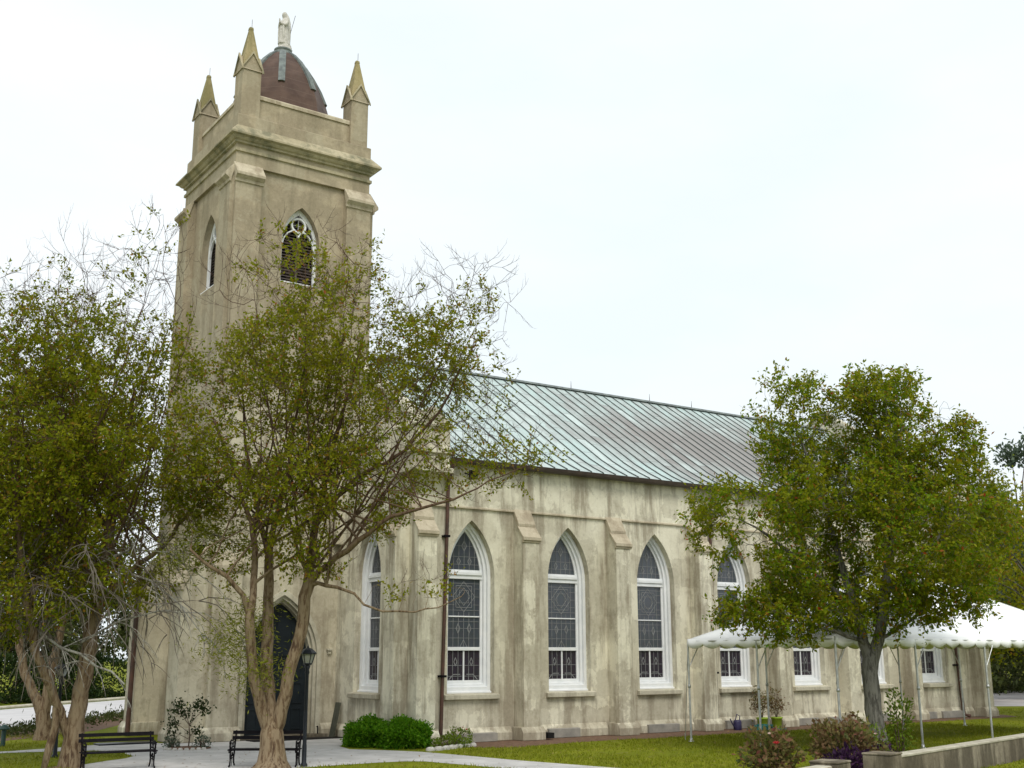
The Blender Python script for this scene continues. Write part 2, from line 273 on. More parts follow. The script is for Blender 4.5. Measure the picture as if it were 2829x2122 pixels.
# ---------------------------------------------------------------- mesh helpers
WL = {}                                        # world location of every object that parents others
class MB:
    def __init__(s): s.v = []; s.f = []; s.mi = []; s.sm = []
    def add(s, vs, fs, mi=0, sm=False):
        o = len(s.v); s.v += [tuple(v) for v in vs]
        for f in fs: s.f.append([o+i for i in f]); s.mi.append(mi); s.sm.append(sm)
    def box(s, F, u0, u1, w0, w1, z0, z1, mi=0):
        vs = [F(u, w, z) for u in (u0, u1) for w in (w0, w1) for z in (z0, z1)]
        s.add(vs, [(0, 1, 3, 2), (4, 6, 7, 5), (0, 4, 5, 1), (2, 3, 7, 6), (0, 2, 6, 4), (1, 5, 7, 3)], mi)
    def prof(s, F, pts, u0, u1, mi=0):                # polygon in (w,z) extruded along u
        n = len(pts); vs = [F(u0, w, z) for w, z in pts] + [F(u1, w, z) for w, z in pts]
        s.add(vs, [list(range(n)), list(range(2*n-1, n-1, -1))] + [(i, (i+1) % n, n+(i+1) % n, n+i) for i in range(n)], mi)
    def uprof(s, F, pts, w0, w1, mi=0):               # polygon in (u,z) extruded along w
        n = len(pts); vs = [F(u, w0, z) for u, z in pts] + [F(u, w1, z) for u, z in pts]
        s.add(vs, [list(range(n)), list(range(2*n-1, n-1, -1))] + [(i, (i+1) % n, n+(i+1) % n, n+i) for i in range(n)], mi)
    def ring(s, F, outer, inner, w0, w1, mi=0):       # closed band between two outlines
        n = len(outer)
        vs = [F(u, w, z) for pts, w in ((outer, w1), (inner, w1), (outer, w0), (inner, w0)) for u, z in pts]
        fs = []
        for i in range(n):
            j = (i+1) % n
            fs += [(i, j, n+j, n+i), (n+i, n+j, 3*n+j, 3*n+i), (i, 2*n+i, 2*n+j, j), (2*n+i, 3*n+i, 3*n+j, 2*n+j)]
        s.add(vs, fs, mi)
    def loft(s, rings, mi=0, sm=True, cap=True):
        n = len(rings[0]); o = [p for r in rings for p in r]; fs = []
        for k in range(len(rings)-1):
            for i in range(n):
                j = (i+1) % n; fs.append((k*n+i, k*n+j, (k+1)*n+j, (k+1)*n+i))
        s.add(o, fs, mi, sm)
        if cap: s.add(rings[0], [list(range(n-1, -1, -1))], mi); s.add(rings[-1], [list(range(n))], mi)
    def tube(s, pts, rad, n=8, mi=0, sm=True):
        pts = [Vector(p) for p in pts]; rad = rad if isinstance(rad, (list, tuple)) else [rad]*len(pts)
        rings = []; ref = None
        for i, p in enumerate(pts):
            d = (pts[min(i+1, len(pts)-1)]-pts[max(i-1, 0)]).normalized()
            if ref is None: ref = d.orthogonal().normalized()
            ref = (ref - d*ref.dot(d)); ref = ref.normalized() if ref.length > 1e-5 else d.orthogonal().normalized()
            b = d.cross(ref)
            rings.append([p + (ref*math.cos(a)+b*math.sin(a))*rad[i] for a in (2*math.pi*k/n for k in range(n))])
        s.loft(rings, mi, sm)
    def lathe(s, c, prof, n=24, mi=0, sm=True):
        s.loft([[(c[0]+r*math.cos(2*math.pi*k/n), c[1]+r*math.sin(2*math.pi*k/n), c[2]+z) for k in range(n)] for r, z in prof], mi, sm)
    def line2(s, F, w, a, b, th, dp=.012, mi=0):      # thin flat bar in the (u,z) plane
        d = Vector((b[0]-a[0], b[1]-a[1])); L = d.length
        if L < 1e-4: return
        d /= L; q = Vector((-d.y, d.x))*th/2
        c = [(a[0]+q.x, a[1]+q.y), (b[0]+q.x, b[1]+q.y), (b[0]-q.x, b[1]-q.y), (a[0]-q.x, a[1]-q.y)]
        s.uprof(F, c, w, w+dp, mi)
    def build(s, name, mats, parent=None, bevel=0, loc=None):
        o0 = Vector(WL.get(parent, (0, 0, 0))) if parent else Vector(loc or (0, 0, 0))
        me = bpy.data.meshes.new(name)
        me.from_pydata([Vector(v)-o0 for v in s.v], [], s.f)
        for m in (mats if isinstance(mats, list) else [mats]): me.materials.append(m)
        me.polygons.foreach_set('material_index', s.mi); me.polygons.foreach_set('use_smooth', s.sm)
        me.update()
        o = bpy.data.objects.new(name, me); COL.objects.link(o)
        if parent: o.parent = parent; WL[o] = tuple(o0)
        else: o.location = o0; WL[o] = tuple(o0)
        if bevel:
            bm = bmesh.new(); bm.from_mesh(me); bmesh.ops.remove_doubles(bm, verts=bm.verts, dist=1e-5)
            bmesh.ops.recalc_face_normals(bm, faces=bm.faces); bm.to_mesh(me); bm.free()
            bv = o.modifiers.new('bevel', 'BEVEL'); bv.width = bevel; bv.segments = 2; bv.limit_method = 'ANGLE'; bv.angle_limit = math.radians(40)
        return o
def tag(o, label=None, cat=None, group=None, kind=None):
    if label: o['label'] = label
    if cat: o['category'] = cat
    if group: o['group'] = group
    if kind: o['kind'] = kind
    return o
def empty(name, loc, label=None, cat=None, group=None):
    o = bpy.data.objects.new(name, None); COL.objects.link(o); o.location = loc; o.empty_display_size = .3; WL[o] = tuple(loc)
    return tag(o, label, cat, group)
def copy_tree(o, parent, offset=(0, 0, 0)):
    c = o.copy(); COL.objects.link(c); c.parent = parent; c.location = Vector(o.location)+Vector(offset)
    for ch in list(o.children):
        k = ch.copy(); COL.objects.link(k); k.parent = c
        for g in list(ch.children):
            q = g.copy(); COL.objects.link(q); q.parent = k
    return c
def FR(O, U, N):
    O, U, N = Vector(O), Vector(U), Vector(N)
    return lambda u, w, z: tuple(O+U*u+N*w+Vector((0, 0, z)))
FW = lambda u, w, z: (u, w, z)                       # world frame: u=x, w=y
def arch_arc(hw, zs, za, n=9):
    R = ((za-zs)**2+hw**2)/(2*hw); am = math.acos((R-hw)/R)
    r = [(hw-R+R*math.cos(am*k/n), zs+R*math.sin(am*k/n)) for k in range(n+1)]
    return [(-u, z) for u, z in r] + [(u, z) for u, z in r[-2::-1]]
def outline(hw, zb, zs, za, c=0, n=9):
    return [(c-hw, zb)] + [(c+u, z) for u, z in arch_arc(hw, zs, za, n)] + [(c+hw, zb)]
def arch_top(u, hw, zs, za):
    R = ((za-zs)**2+hw**2)/(2*hw); return zs+math.sqrt(max(0, R*R-(abs(u)+R-hw)**2))
def arched_wall(mb, F, u0, u1, z0, z1, ops, depth=.3, mi=0):
    """front sheet of a wall with pointed openings (c, hw, zb, zs, za) and their reveals"""
    q = lambda a, b, c, d: mb.add([F(*a), F(*b), F(*c), F(*d)], [(0, 1, 2, 3)], mi)
    x = u0
    for c, hw, zb, zs, za in sorted(ops):
        q((x, 0, z0), (c-hw, 0, z0), (c-hw, 0, z1), (x, 0, z1))
        if zb > z0: q((c-hw, 0, z0), (c+hw, 0, z0), (c+hw, 0, zb), (c-hw, 0, zb))
        ol = outline(hw, zb, zs, za, c)
        for (ua, za_), (ub, zb_) in zip(ol[1:-2], ol[2:-1]): q((ua, 0, za_), (ub, 0, zb_), (ub, 0, z1), (ua, 0, z1))
        for (ua, za_), (ub, zb_) in zip(ol[:-1], ol[1:]): q((ua, 0, za_), (ub, 0, zb_), (ub, -depth, zb_), (ua, -depth, za_))
        q((c-hw, 0, zb), (c+hw, 0, zb), (c+hw, -depth, zb), (c-hw, -depth, zb))
        x = c+hw
    q((x, 0, z0), (u1, 0, z0), (u1, 0, z1), (x, 0, z1))

# ---------------------------------------------------------------- ground and paving
def sheet(name, poly, z, m, kind='structure'):
    vs = [Vector((x, y, z)) for x, y in poly]
    mb = MB(); mb.add(vs, [list(t) for t in tessellate_polygon([vs])]); o = mb.build(name, m); tag(o, kind=kind)
    bm = bmesh.new(); bm.from_mesh(o.data); bmesh.ops.recalc_face_normals(bm, faces=bm.faces)
    if sum(f.normal.z for f in bm.faces) < 0: bmesh.ops.reverse_faces(bm, faces=bm.faces)
    bm.to_mesh(o.data); bm.free(); return o
sheet('ground', [(-900, -900), (900, -900), (900, 900), (-900, 900)], 0, M_GRASS)
PATH = [(-9, 3.7), (-3.4, 4.2), (-2.46, 4.0), (-1.2, 3.6), (-.85, 2.9), (-.8, 2.2), (-.9, .9), (-1.3, .3), (-1.9, -.15), (-2.7, -.9), (-3.3, -2.2), (-3.5, -4.5), (-2.6, -6.2),
        (-1.0, -6.6), (.7, -5.9), (1.24, -4.95), (2.15, -4.85), (3.5, -4.78), (4.3, -4.85), (4.75, -5.2), (5.1, -6.8), (5.35, -8.2), (7.25, -15.9), (8.8, -15.5),
        (7.6, -9.6), (6.85, -6.3), (6.45, -3.6), (6.2, -2.4), (5.7, -1.4), (5.0, -.4), (5.3, .9), (6.4, 1.9), (7.1, 2.4), (7.1, 5.1), (5, 5.15), (2.7, 5.2), (1.3, 5.3), (1.0, 6.3), (.1, 6.2), (-.77, 5.75), (-2.18, 5.2), (-3.3, 4.8), (-9, 4.5)]
sheet('path', PATH, .005, M_PATH)
MUL = [(7.9, -.9), (8.5, -2.3), (9.5, -2.75), (11.5, -2.2), (13.8, -1.95), (15.2, -2.3), (16.9, -2.1), (19.8, -2.0), (24, -1.9), (30.6, -1.5), (37.3, -1.3), (38.5, .2), (36.9, .3), (36.9, .05), (7.3, .05)]
sheet('mulch_bed', MUL, .005, M_MULCH)
sheet('road', [(-60, -70), (-1.6, 15.4), (5.8, 26), (40, 75), (150, 180), (190, 180), (60, 100), (11, 44.2), (2.3, 34.2), (-68, -46)], .006, M_ROAD)
sheet('verge_strip', [(-12, 6.0), (-2.7, 9.2), (1.6, 13.4), (7.4, 24), (5.95, 25.9), (-1.5, 15.2), (-12, .4)], .004, M_MULCH)
sheet('gravel_drive', [(45, 6.6), (47.7, 4.9), (60, 3), (120, 5), (120, 45), (81, 27), (70, 26)], .005, M_GRAV)
kb = MB(); kb.tube([(-45, -12, .05), (2.1, 34.6, .05), (11, 44.8, .05), (40, 78, .05)], .12, 6); tag(kb.build('kerb', M_CTOP), kind='structure')

def inpoly(P, poly):
    x, y = P[:, 0], P[:, 1]; r = np.zeros(len(P), bool); n = len(poly)
    for i in range(n):
        (xa, ya), (xb, yb) = poly[i], poly[i-1]
        c = ((ya > y) != (yb > y)); r ^= c & (x < (xb-xa)*(y-ya)/((yb-ya) if yb != ya else 1e-9)+xa)
    return r
def quads(name, V, m, parent=None, nv=4, loc=(0, 0, 0)):
    """V: (N,nv,3) array of separate faces -> one mesh object"""
    N = len(V); o0 = np.array(WL[parent] if parent else loc)
    me = bpy.data.meshes.new(name); me.vertices.add(N*nv); me.vertices.foreach_set('co', (V-o0).astype(np.float32).ravel())
    me.loops.add(N*nv); me.loops.foreach_set('vertex_index', np.arange(N*nv, dtype=np.int32))
    me.polygons.add(N); me.polygons.foreach_set('loop_start', np.arange(0, N*nv, nv, dtype=np.int32))
    try: me.polygons.foreach_set('loop_total', np.full(N, nv, dtype=np.int32))
    except Exception: pass
    me.materials.append(m); me.update(calc_edges=True); me.validate()
    o = bpy.data.objects.new(name, me); COL.objects.link(o)
    if parent: o.parent = parent
    else: o.location = o0
    WL[o] = tuple(o0); return o
RG = np.random.default_rng(11)
def unit(a): return a/np.maximum(np.linalg.norm(a, axis=-1, keepdims=True), 1e-9)
def leaf_quads(B, D, size, rng, width=.52, flat=.5):
    """pointed leaves: base point, direction, length"""
    N = len(B); R = rng.normal(size=(N, 3)); R[:, 2] += flat*2
    side = unit(np.cross(D, R)); size = size[:, None]
    mid = B+D*size*.5
    nrm = unit(np.cross(side, D)); droop = nrm*size*.08
    return np.stack([B, mid+side*size*width*.5+droop, B+D*size, mid-side*size*width*.5+droop], 1)
def grass():
    polys = []
    P = []
    for (x0, x1, y0, y1, dens) in [(1, 30, -17, -1.2, 120), (-9, 0.5, -8, 14, 75), (30, 48, -8, 4, 22)]:
        n = int((x1-x0)*(y1-y0)*dens); P.append(np.stack([RG.uniform(x0, x1, n), RG.uniform(y0, y1, n)], 1))
    P = np.concatenate(P); keep = ~inpoly(P, PATH) & ~inpoly(P, MUL) & ~inpoly(P, [(-60, -70), (-1.6, 15.4), (-68, -46)])
    keep &= ~((P[:, 0] < 7.2) & (P[:, 1] > 4.6) & (P[:, 0] > 1.2)); P = P[keep]
    q = np.sin(P[:, 0]*.9+1.4*np.sin(P[:, 1]*.7))+np.sin(P[:, 1]*1.3+1.2*np.sin(P[:, 0]*1.1+1)); P = P[RG.random(len(P)) < np.clip(.75+q*.4, .1, 1)]
    P = np.repeat(P, 2, 0); N = len(P); P = P+RG.normal(0, .03, P.shape)
    h = RG.uniform(.03, .085, N); a = RG.uniform(0, 6.28, N); w = RG.uniform(.008, .016, N)
    b = np.concatenate([P, np.zeros((N, 1))], 1); s = np.stack([np.cos(a), np.sin(a), 0*a], 1)*w[:, None]
    tip = b+np.stack([RG.normal(0, .03, N), RG.normal(0, .03, N), h], 1)
    tag(quads('grass', np.stack([b-s, b+s, tip], 1), M_BLADE, nv=3), kind='stuff')
grass()

# ---------------------------------------------------------------- the church
X0, X1, YN, TX, TY = 7.2, 36.72, 15.48, 5.25, 7.74
church = empty('church', (X0, 0, 0), 'pale stucco church with a square pinnacled tower, brown dome and green copper roof', 'church')
FS = FR((0, 0, 0), (1, 0, 0), (0, -1, 0)); FN = FR((0, YN, 0), (1, 0, 0), (0, 1, 0))
FWN = FR((X0, 0, 0), (0, 1, 0), (-1, 0, 0)); FEN = FR((X1, 0, 0), (0, 1, 0), (1, 0, 0))
ZB, ZS, ZA, HW = 1.47, 5.2, 7.03, .9
WC = [9.4633+4*k for k in range(7)]
nv_ = MB()
edges = [X0]+[11.4633+4*k for k in range(6)]+[X1]
for k, c in enumerate(WC): arched_wall(nv_, FS, edges[k], edges[k+1], 0, 8.95, [(c, HW, ZB, ZS, ZA)], .5)
arched_wall(nv_, FN, X0, X1, 0, 8.95, [])
arched_wall(nv_, FWN, 0, TY-2.0, 0, 8.95, [(2.92, HW, ZB, ZS, ZA)], .5); arched_wall(nv_, FWN, TY-2.0, YN, 0, 8.95, [])
arched_wall(nv_, FEN, 0, YN, 0, 8.95, [])
nv_.box(FS, X0+1.2, X1-1.2, .0, .045, 7.45, 8.86)                      # upper wall stands slightly proud over the string
nv_.build('nave_wall', M_ST, church)
sm = MB(); sm.prof(FS, [(-.02, 7.38), (.075, 7.40), (.075, 7.445), (-.02, 7.52)], X0+.7, X1-.7); sm.build('string_course', M_CAP, church)
# gables
RY0, RZ0, RYK, RZK, RYR, RZR = -.36, 9.0, 1.1, 9.78, TY, 14.24
for F in (FWN, FEN):
    gb = MB(); gb.uprof(F, [(0, 8.94), (YN, 8.94), (YN, 10.2), (TY, 15.1), (0, 10.2)], -.42, .03); gw = gb.build('gable_wall', M_ST, church)
    for sgn in (1, -1):
        a = lambda t: (TY-sgn*(TY-t)); gc = MB()
        gc.uprof(F, [(a(.2), 10.32), (a(TY), 15.1), (a(TY), 15.25), (a(.2), 10.47)], -.5, .12); gc.build('coping', M_SILL, gw)
for xa, xb in ((7.0, 8.34), (35.6, 36.95)):                             # corner piers at the foot of the gables
    F = FW
    for y0, y1 in ((-.42, .9), (YN-.9, YN+.42)):
        pr = MB()
        pr.box(F, xa, xb, y0, y1, 8.4, 9.95)
        pr.box(F, xa-.1, xb+.1, y0-.1, y1+.1, 8.44, 8.6); pr.box(F, xa-.1, xb+.1, y0-.1, y1+.1, 9.06, 9.2)
        xm = (xa+xb)/2; pr.prof(lambda u, w, z: (w, u, z), [(xa-.08, 9.93), (xb+.08, 9.93), (xb+.08, 10.02), (xm, 10.62), (xa-.08, 10.02)], y0-.08, y1+.08)
        pr.build('corner_pier', M_ST, church, .015)
# roof
rf = MB(); prof = [(RY0, RZ0), (RY0+.6, RZ0+.29), (RYK, RZK), (RYR, RZR)]
xa, xb = X0+.38, X1-.38
def slope_pts(sg): return [(TY-sg*(TY-y), z) for y, z in prof]
for sg in (1, -1):
    pts = slope_pts(sg)
    for (ya, za), (yb, zb) in zip(pts[:-1], pts[1:]):
        rf.add([(xa, ya, za), (xb, ya, za), (xb, yb, zb), (xa, yb, zb)], [(0, 1, 2, 3)])
        rf.add([(xa, ya, za-.1), (xb, ya, za-.1), (xb, yb, zb-.1), (xa, yb, zb-.1)], [(3, 2, 1, 0)])
    rf.add([(xa, pts[0][0], pts[0][1]), (xb, pts[0][0], pts[0][1]), (xb, pts[0][0], pts[0][1]-.1), (xa, pts[0][0], pts[0][1]-.1)], [(0, 1, 2, 3)])
    k = 1
    while X0+.545*k < xb:
        x = X0+.545*k; k += 1
        if x < xa+.02: continue
        for (ya, za), (yb, zb) in zip(pts[:-1], pts[1:]):
            w, h = .016, .042
            vs = [(x-w, ya, za-.01), (x+w, ya, za-.01), (x+w, ya, za+h), (x-w, ya, za+h), (x-w, yb, zb-.01), (x+w, yb, zb-.01), (x+w, yb, zb+h), (x-w, yb, zb+h)]
            rf.add(vs, [(0, 1, 2, 3), (7, 6, 5, 4), (1, 5, 6, 2), (3, 2, 6, 7), (0, 3, 7, 4)], 1)
roof = rf.build('roof', [M_ROOF, M_SEAM], church)
rc = MB(); rc.prof(lambda u, w, z: (u, w, z), [(TY-.16, RZR-.02), (TY+.16, RZR-.02), (TY+.07, RZR+.085), (TY-.07, RZR+.085)], xa, xb); rc.build('ridge_cap', M_RIB, roof)
for x in (14.9, 19.65, 24.3, 26.98, 31.5):
    lr = MB(); lr.tube([(x, TY, RZR+.05), (x, TY, RZR+.42)], [.018, .006], 5); lr.build('lightning_rod', M_GUT, church)
for F, nm in ((FS, 's'), (FN, 'n')):
    gt = MB(); c = (.40, 8.93)
    gt.prof(F, [(.04, 9.0), (.04, 8.86), (.30, 8.83), (.44, 8.88), (.47, 8.985), (.42, 8.985), (.40, 8.90), (.30, 8.87), (.09, 8.9), (.09, 9.0)], X0+1.2, X1-1.2)
    gt.build('gutter', M_GUT, church)
# windows
def leaded(mb, F, w, hw, zb, zt, kind, arch=None):
    T = .013
    top = lambda u: min(zt, arch_top(u, *arch)) if arch else zt
    L = lambda a, b, t=T: mb.line2(F, w, a, b, t)
    for i in range(1, 6):
        u = -hw+2*hw*i/6
        if kind == 'star' and i in (2, 3, 4): L((u, zb), (u, zb+.12)); continue
        L((u, zb), (u, top(u)))
    H = zt-zb
    if kind == 'arch':
        for f in (.14, .34, .62): 
            z = zb+f*H; h = hw
            while h > .05 and top(h) < z: h -= .02
            L((-h, z), (h, z))
        for uc, zc, s in ((-hw*.35, zb+.28, .1), (hw*.35, zb+.28, .1), (0, zb+H*.62, .13)):
            p = [(uc-s*.7, zc), (uc, zc+s*1.3), (uc+s*.7, zc), (uc, zc-s*1.3)]
            for a, b in zip(p, p[1:]+p[:1]): L(a, b, .022)
    elif kind == 'star':
        for f in (.15, .88): L((-hw, zb+f*H), (hw, zb+f*H))
        cz = zb+H*.52
        for R, th in ((.43, .016), (.25, .014)):
            for off in (0, math.pi/4):
                p = [(R*math.cos(off+math.pi/2*k), cz+R*1.15*math.sin(off+math.pi/2*k)) for k in range(4)]
                for a, b in zip(p, p[1:]+p[:1]): L(a, b, th)
        for s in (-1, 1):
            for f in (.3, .52, .74): L((s*hw, zb+f*H), (s*hw*.6, zb+f*H))
    elif kind == 'mid':
        for f in (.3, .62, .85): L((-hw, zb+f*H), (hw, zb+f*H))
        for uc in (-hw*.35, hw*.35):
            p = [(uc-.07, zb+.62*H), (uc, zb+.78*H), (uc+.07, zb+.62*H), (uc, zb+.46*H)]
            for a, b in zip(p, p[1:]+p[:1]): L(a, b, .022)
        L((-.14, zb), (0, zb+.24*H)); L((.14, zb), (0, zb+.24*H))
    else:
        for f in (.14, .5): L((-hw, zb+f*H), (hw, zb+f*H))
        for uc in (-hw*.5, hw*.5):
            p = [(uc-.06, zb+.62*H), (uc, zb+.76*H), (uc+.06, zb+.62*H), (uc, zb+.48*H)]
            for a, b in zip(p, p[1:]+p[:1]): L(a, b, .022)
        for s in (-1, 1): L((s*hw*.9, zb+.02), (s*hw*.62, zb+.2*H), .024); L((s*hw*.62, zb+.2*H), (s*hw*.2, zb+.2*H), .024)
def make_window(F, parent):
    f = MB()
    f.ring(F, outline(HW-.002, ZB+.03, ZS, ZA-.004), outline(.78, ZB+.22, ZS, ZA-.14), -.40, -.23)      # outer casing
    f.ring(F, outline(.79, ZB+.2, ZS, ZA-.13), outline(.69, ZB+.3, ZS, ZA-.24), -.47, -.33)               # stepped inner casing
    gi = outline(.70, ZB+.28, ZS, ZA-.23); f.ring(F, gi, outline(.62, ZB+.42, ZS, ZA-.33), -.50, -.43)    # sash stiles
    f.box(F, -.70, .70, -.5, -.40, 5.13, 5.26); f.box(F, -.66, .66, -.5, -.36, 5.26, 5.36); f.box(F, -.68, .68, -.5, -.42, 5.36, 5.43)
    f.box(F, -.60, .60, -.5, -.43, 3.895, 3.935)
    f.box(F, -.62, .62, -.5, -.41, 2.83, 2.94)
    f.box(F, -.025, .025, -.5, -.44, ZB+.4, 2.84)
    f.prof(F, [(-.40, ZB+.02), (-.16, ZB+.02), (-.16, ZB+.07), (-.40, ZB+.14)], -HW+.003, HW-.003)
    win = f.build('window', M_WHITE, parent, .008)
    ARC = (.62, ZS, ZA-.33)
    p = MB(); p.uprof(F, [(-.6, 5.4)]+[(u, z) for u, z in arch_arc(.64, ZS, ZA-.29) if z > 5.4]+[(.6, 5.4)], -.50, -.475); p.build('arched_pane', M_GLU, win)
    p = MB(); p.box(F, -.64, .64, -.50, -.475, 3.93, 5.15); p.build('star_pane', M_GLU, win)
    p = MB(); p.box(F, -.64, .64, -.50, -.475, 2.92, 3.90); p.build('middle_pane', M_GLU, win)
    p = MB(); p.box(F, -.64, .64, -.50, -.475, ZB+.38, 2.86); p.build('lower_pane', M_GLL, win)
    cm = MB(); w = -.474
    zt = arch_top(0, *ARC); 
    leaded(cm, F, w, .61, 5.43, zt, 'arch', ARC); leaded(cm, F, w, .61, 3.94, 5.13, 'star'); leaded(cm, F, w, .61, 2.94, 3.90, 'mid'); leaded(cm, F, w, .61, ZB+.42, 2.83, 'low')
    cm.build('leading', M_LEAD, win)
    s = MB(); s.prof(F, [(-.24, 1.40), (-.24, 1.50), (.02, 1.475), (.14, 1.45), (.14, 1.31), (.002, 1.29), (.002, 1.40)], -1.03, 1.03)
    s.build('sill', M_SILL, win, .012)
    return win
w0 = make_window(FR((WC[0], 0, 0), (1, 0, 0), (0, -1, 0)), church)
for k in range(1, 7): copy_tree(w0, church, (4*k, 0, 0))
make_window(FR((X0, 2.92, 0), (0, 1, 0), (-1, 0, 0)), church)
# buttresses of the nave
def buttress(F, u0, u1, parent, shaft=M_ST):
    b = MB(); b.prof(F, [(-.05, 0), (.58, 0), (.58, 6.36), (.60, 6.5), (.30, 6.86), (.26, 6.9), (.02, 7.40), (-.05, 7.4)], u0, u1)
    o = b.build('buttress', shaft, parent, .012)
    c = MB(); c.prof(F, [(.55, 6.34), (.62, 6.345), (.625, 6.40), (.67, 6.42), (.67, 6.53), (.62, 6.55), (.30, 6.93), (.26, 6.90), (.55, 6.5)], u0-.04, u1+.04)
    c.build('weathering_cap', M_CAP, o, .01); c = MB()
    c.prof(F, [(-.03, 7.42), (.25, 6.90), (.335, 6.90), (.345, 6.99), (.02, 7.55), (-.03, 7.55)], u0-.02, u1+.02)
    c.build('weathering_cap', M_CAP, o, .01)
    pl = MB(); pl.prof(F, [(.1, .012), (.70, .012), (.70, .25), (.59, .42), (.1, .42)], u0-.12, u1+.12); pl.build('plinth', M_ST, o, .012)
for k in range(6): buttress(FS, 11.4633+4*k-.33, 11.4633+4*k+.33, church)
buttress(FS, 7.12, 7.80, church); buttress(FS, 36.05, 36.72, church)
buttress(FWN, .02, .68, church); buttress(FEN, .02, .68, church)
pl = MB()
for a, b in [(7.92, 11.0)]+[(11.93+4*k, 15.0+4*k) for k in range(5)]+[(31.93, 35.92)]: pl.prof(FS, [(-.1, .01), (.13, .01), (.13, .25), (.012, .43), (-.1, .43)], a, b)
pl.prof(FWN, [(-.1, .01), (.13, .01), (.13, .25), (.012, .43), (-.1, .43)], .8, TY-2.45); pl.prof(FEN, [(-.1, .01), (.13, .01), (.13, .25), (.012, .43), (-.1, .43)], .8, YN)
pl.build('plinth', M_ST, church, .012)
for a, b, h, w in [(8.7, 10.3, .22, .30), (12.4, 13.7, .25, .22), (16.75, 18.2, .24, .22), (20.55, 22.0, .26, .24), (22.3, 22.95, .25, .2), (24.1, 25.6, .22, .2), (26.2, 27.0, .22, .24), (28.1, 29.9, .25, .22), (31.9, 33.1, .24, .2), (33.5, 35.0, .24, .22)]:
    fb = MB(); w += .06; h += .05; fb.prof(FS, [(.05, .011), (.13+w-.18, .011), (.13+w-.18, h), (.05, h+.015)], a, b); fb.build('footing_block', M_FOOT, church, .012)
vb = MB(); vb.box(FS, 12.0, 12.24, .05, .716, .05, .22); vb.build('crawl_vent', M_BLK, church)
# downpipes
def pipe(pts, brs, r=.06):
    p = MB(); p.tube(pts, r, 10)
    o = p.build('downpipe', M_PIPE, church)
    for x, y, z in brs:
        b = MB(); b.box(FW, x-.1, x+.1, y-.075, min(y+.2, .05), z, z+.07); b.build('bracket', M_IRON, o)
pipe([(8.5, -.42, 8.86), (8.48, -.3, 8.6), (8.45, -.16, 8.3), (8.44, -.15, 7.9), (8.28, -.17, 1.5), (8.25, -.17, .05)], [(8.31, -.16, 2.0), (8.40, -.15, 6.4)])
pipe([(20.3, -.42, 8.86), (20.22, -.2, 8.4), (20.2, -.15, 8.0), (20.17, -.13, 7.2), (20.16, -.13, .05)], [(20.17, -.13, 2.0)])
pipe([(1.47, 9.35, 6.0), (1.46, 9.35, 3.0), (1.44, 9.35, .05)], [], .085)
pipe([(34.65, -.42, 8.86), (34.67, -.2, 8.4), (34.68, -.15, 8.0), (34.95, -.17, 1.2), (35.0, -.19, .15), (35.1, -.45, .06)], [(34.85, -.16, 2.2)], .08)
fl = MB(); fl.box(FW, 9.05, 9.28, -.62, -.42, 8.3, 8.6); fl.tube([(9.16, -.43, 8.45), (9.16, .05, 8.6)], .03, 6); fl.build('floodlight', M_IRON, church, .02)

# ---------------------------------------------------------------- tower
HT = 2.55
FTS = FR((TX, TY-HT, 0), (1, 0, 0), (0, -1, 0)); FTW = FR((TX-HT, TY, 0), (0, 1, 0), (-1, 0, 0))
FTE = FR((TX+HT, TY, 0), (0, 1, 0), (1, 0, 0)); FTN = FR((TX, TY+HT, 0), (1, 0, 0), (0, 1, 0))
BZ, BS, BA, BH = 15.85, 17.45, 18.83, .74
tw = MB()
arched_wall(tw, FTS, -HT, HT, 0, 12.5, [(-.06, 1.46, 0, 2.55, 4.9)], .12); arched_wall(tw, FTS, -HT, HT, 12.5, 19.92, [(0, BH, BZ, BS, BA)], .34)
arched_wall(tw, FTW, -HT, HT, 0, 12.5, []); arched_wall(tw, FTW, -HT, HT, 12.5, 19.92, [(0, BH, BZ, BS, BA)], .34)
arched_wall(tw, FTE, -HT, HT, 0, 19.92, []); arched_wall(tw, FTN, -HT, HT, 0, 19.92, [])
tower = tw.build('tower_wall', M_TW, church)
def square_loft(mb, prof, cx=TX, cy=TY, mi=0):
    mb.loft([[(cx-h, cy-h, z), (cx+h, cy-h, z), (cx+h, cy+h, z), (cx-h, cy+h, z)] for h, z in prof], mi, False, False)
fz = MB(); square_loft(fz, [(2.5, 19.90), (2.68, 19.90), (2.68, 20.38)]); square_loft(fz, [(2.68, 20.52), (2.68, 20.69)]); fz.build('frieze', M_TW, church)
cn = MB(); square_loft(cn, [(2.67, 20.37), (2.745, 20.39), (2.745, 20.50), (2.67, 20.525)])
square_loft(cn, [(2.67, 20.68), (2.77, 20.71), (2.77, 20.78), (2.84, 20.81), (2.90, 20.88), (2.90, 20.91), (3.02, 20.945), (3.02, 21.01), (2.72, 21.39)])
cn.build('cornice', M_CORN, church)
pp = MB(); square_loft(pp, [(2.73, 21.36), (2.70, 21.40), (2.70, 21.84), (2.60, 21.88), (1.9, 21.88)])
for F in (FTS, FTW, FTE, FTN):
    pp.box(F, -1.88, 1.88, -.45, -.13, 21.86, 22.74)
pp.box(FW, TX-2.2, TX+2.2, TY-2.2, TY+2.2, 21.4, 22.3)
par = pp.build('parapet', M_TW, church, .012)
cc = MB()
for F in (FTS, FTW, FTE, FTN): cc.prof(F, [(-.5, 22.72), (-.08, 22.72), (-.08, 22.84), (-.12, 22.9), (-.5, 22.9)], -1.87, 1.87)
cc.build('coping', M_CAP, par)
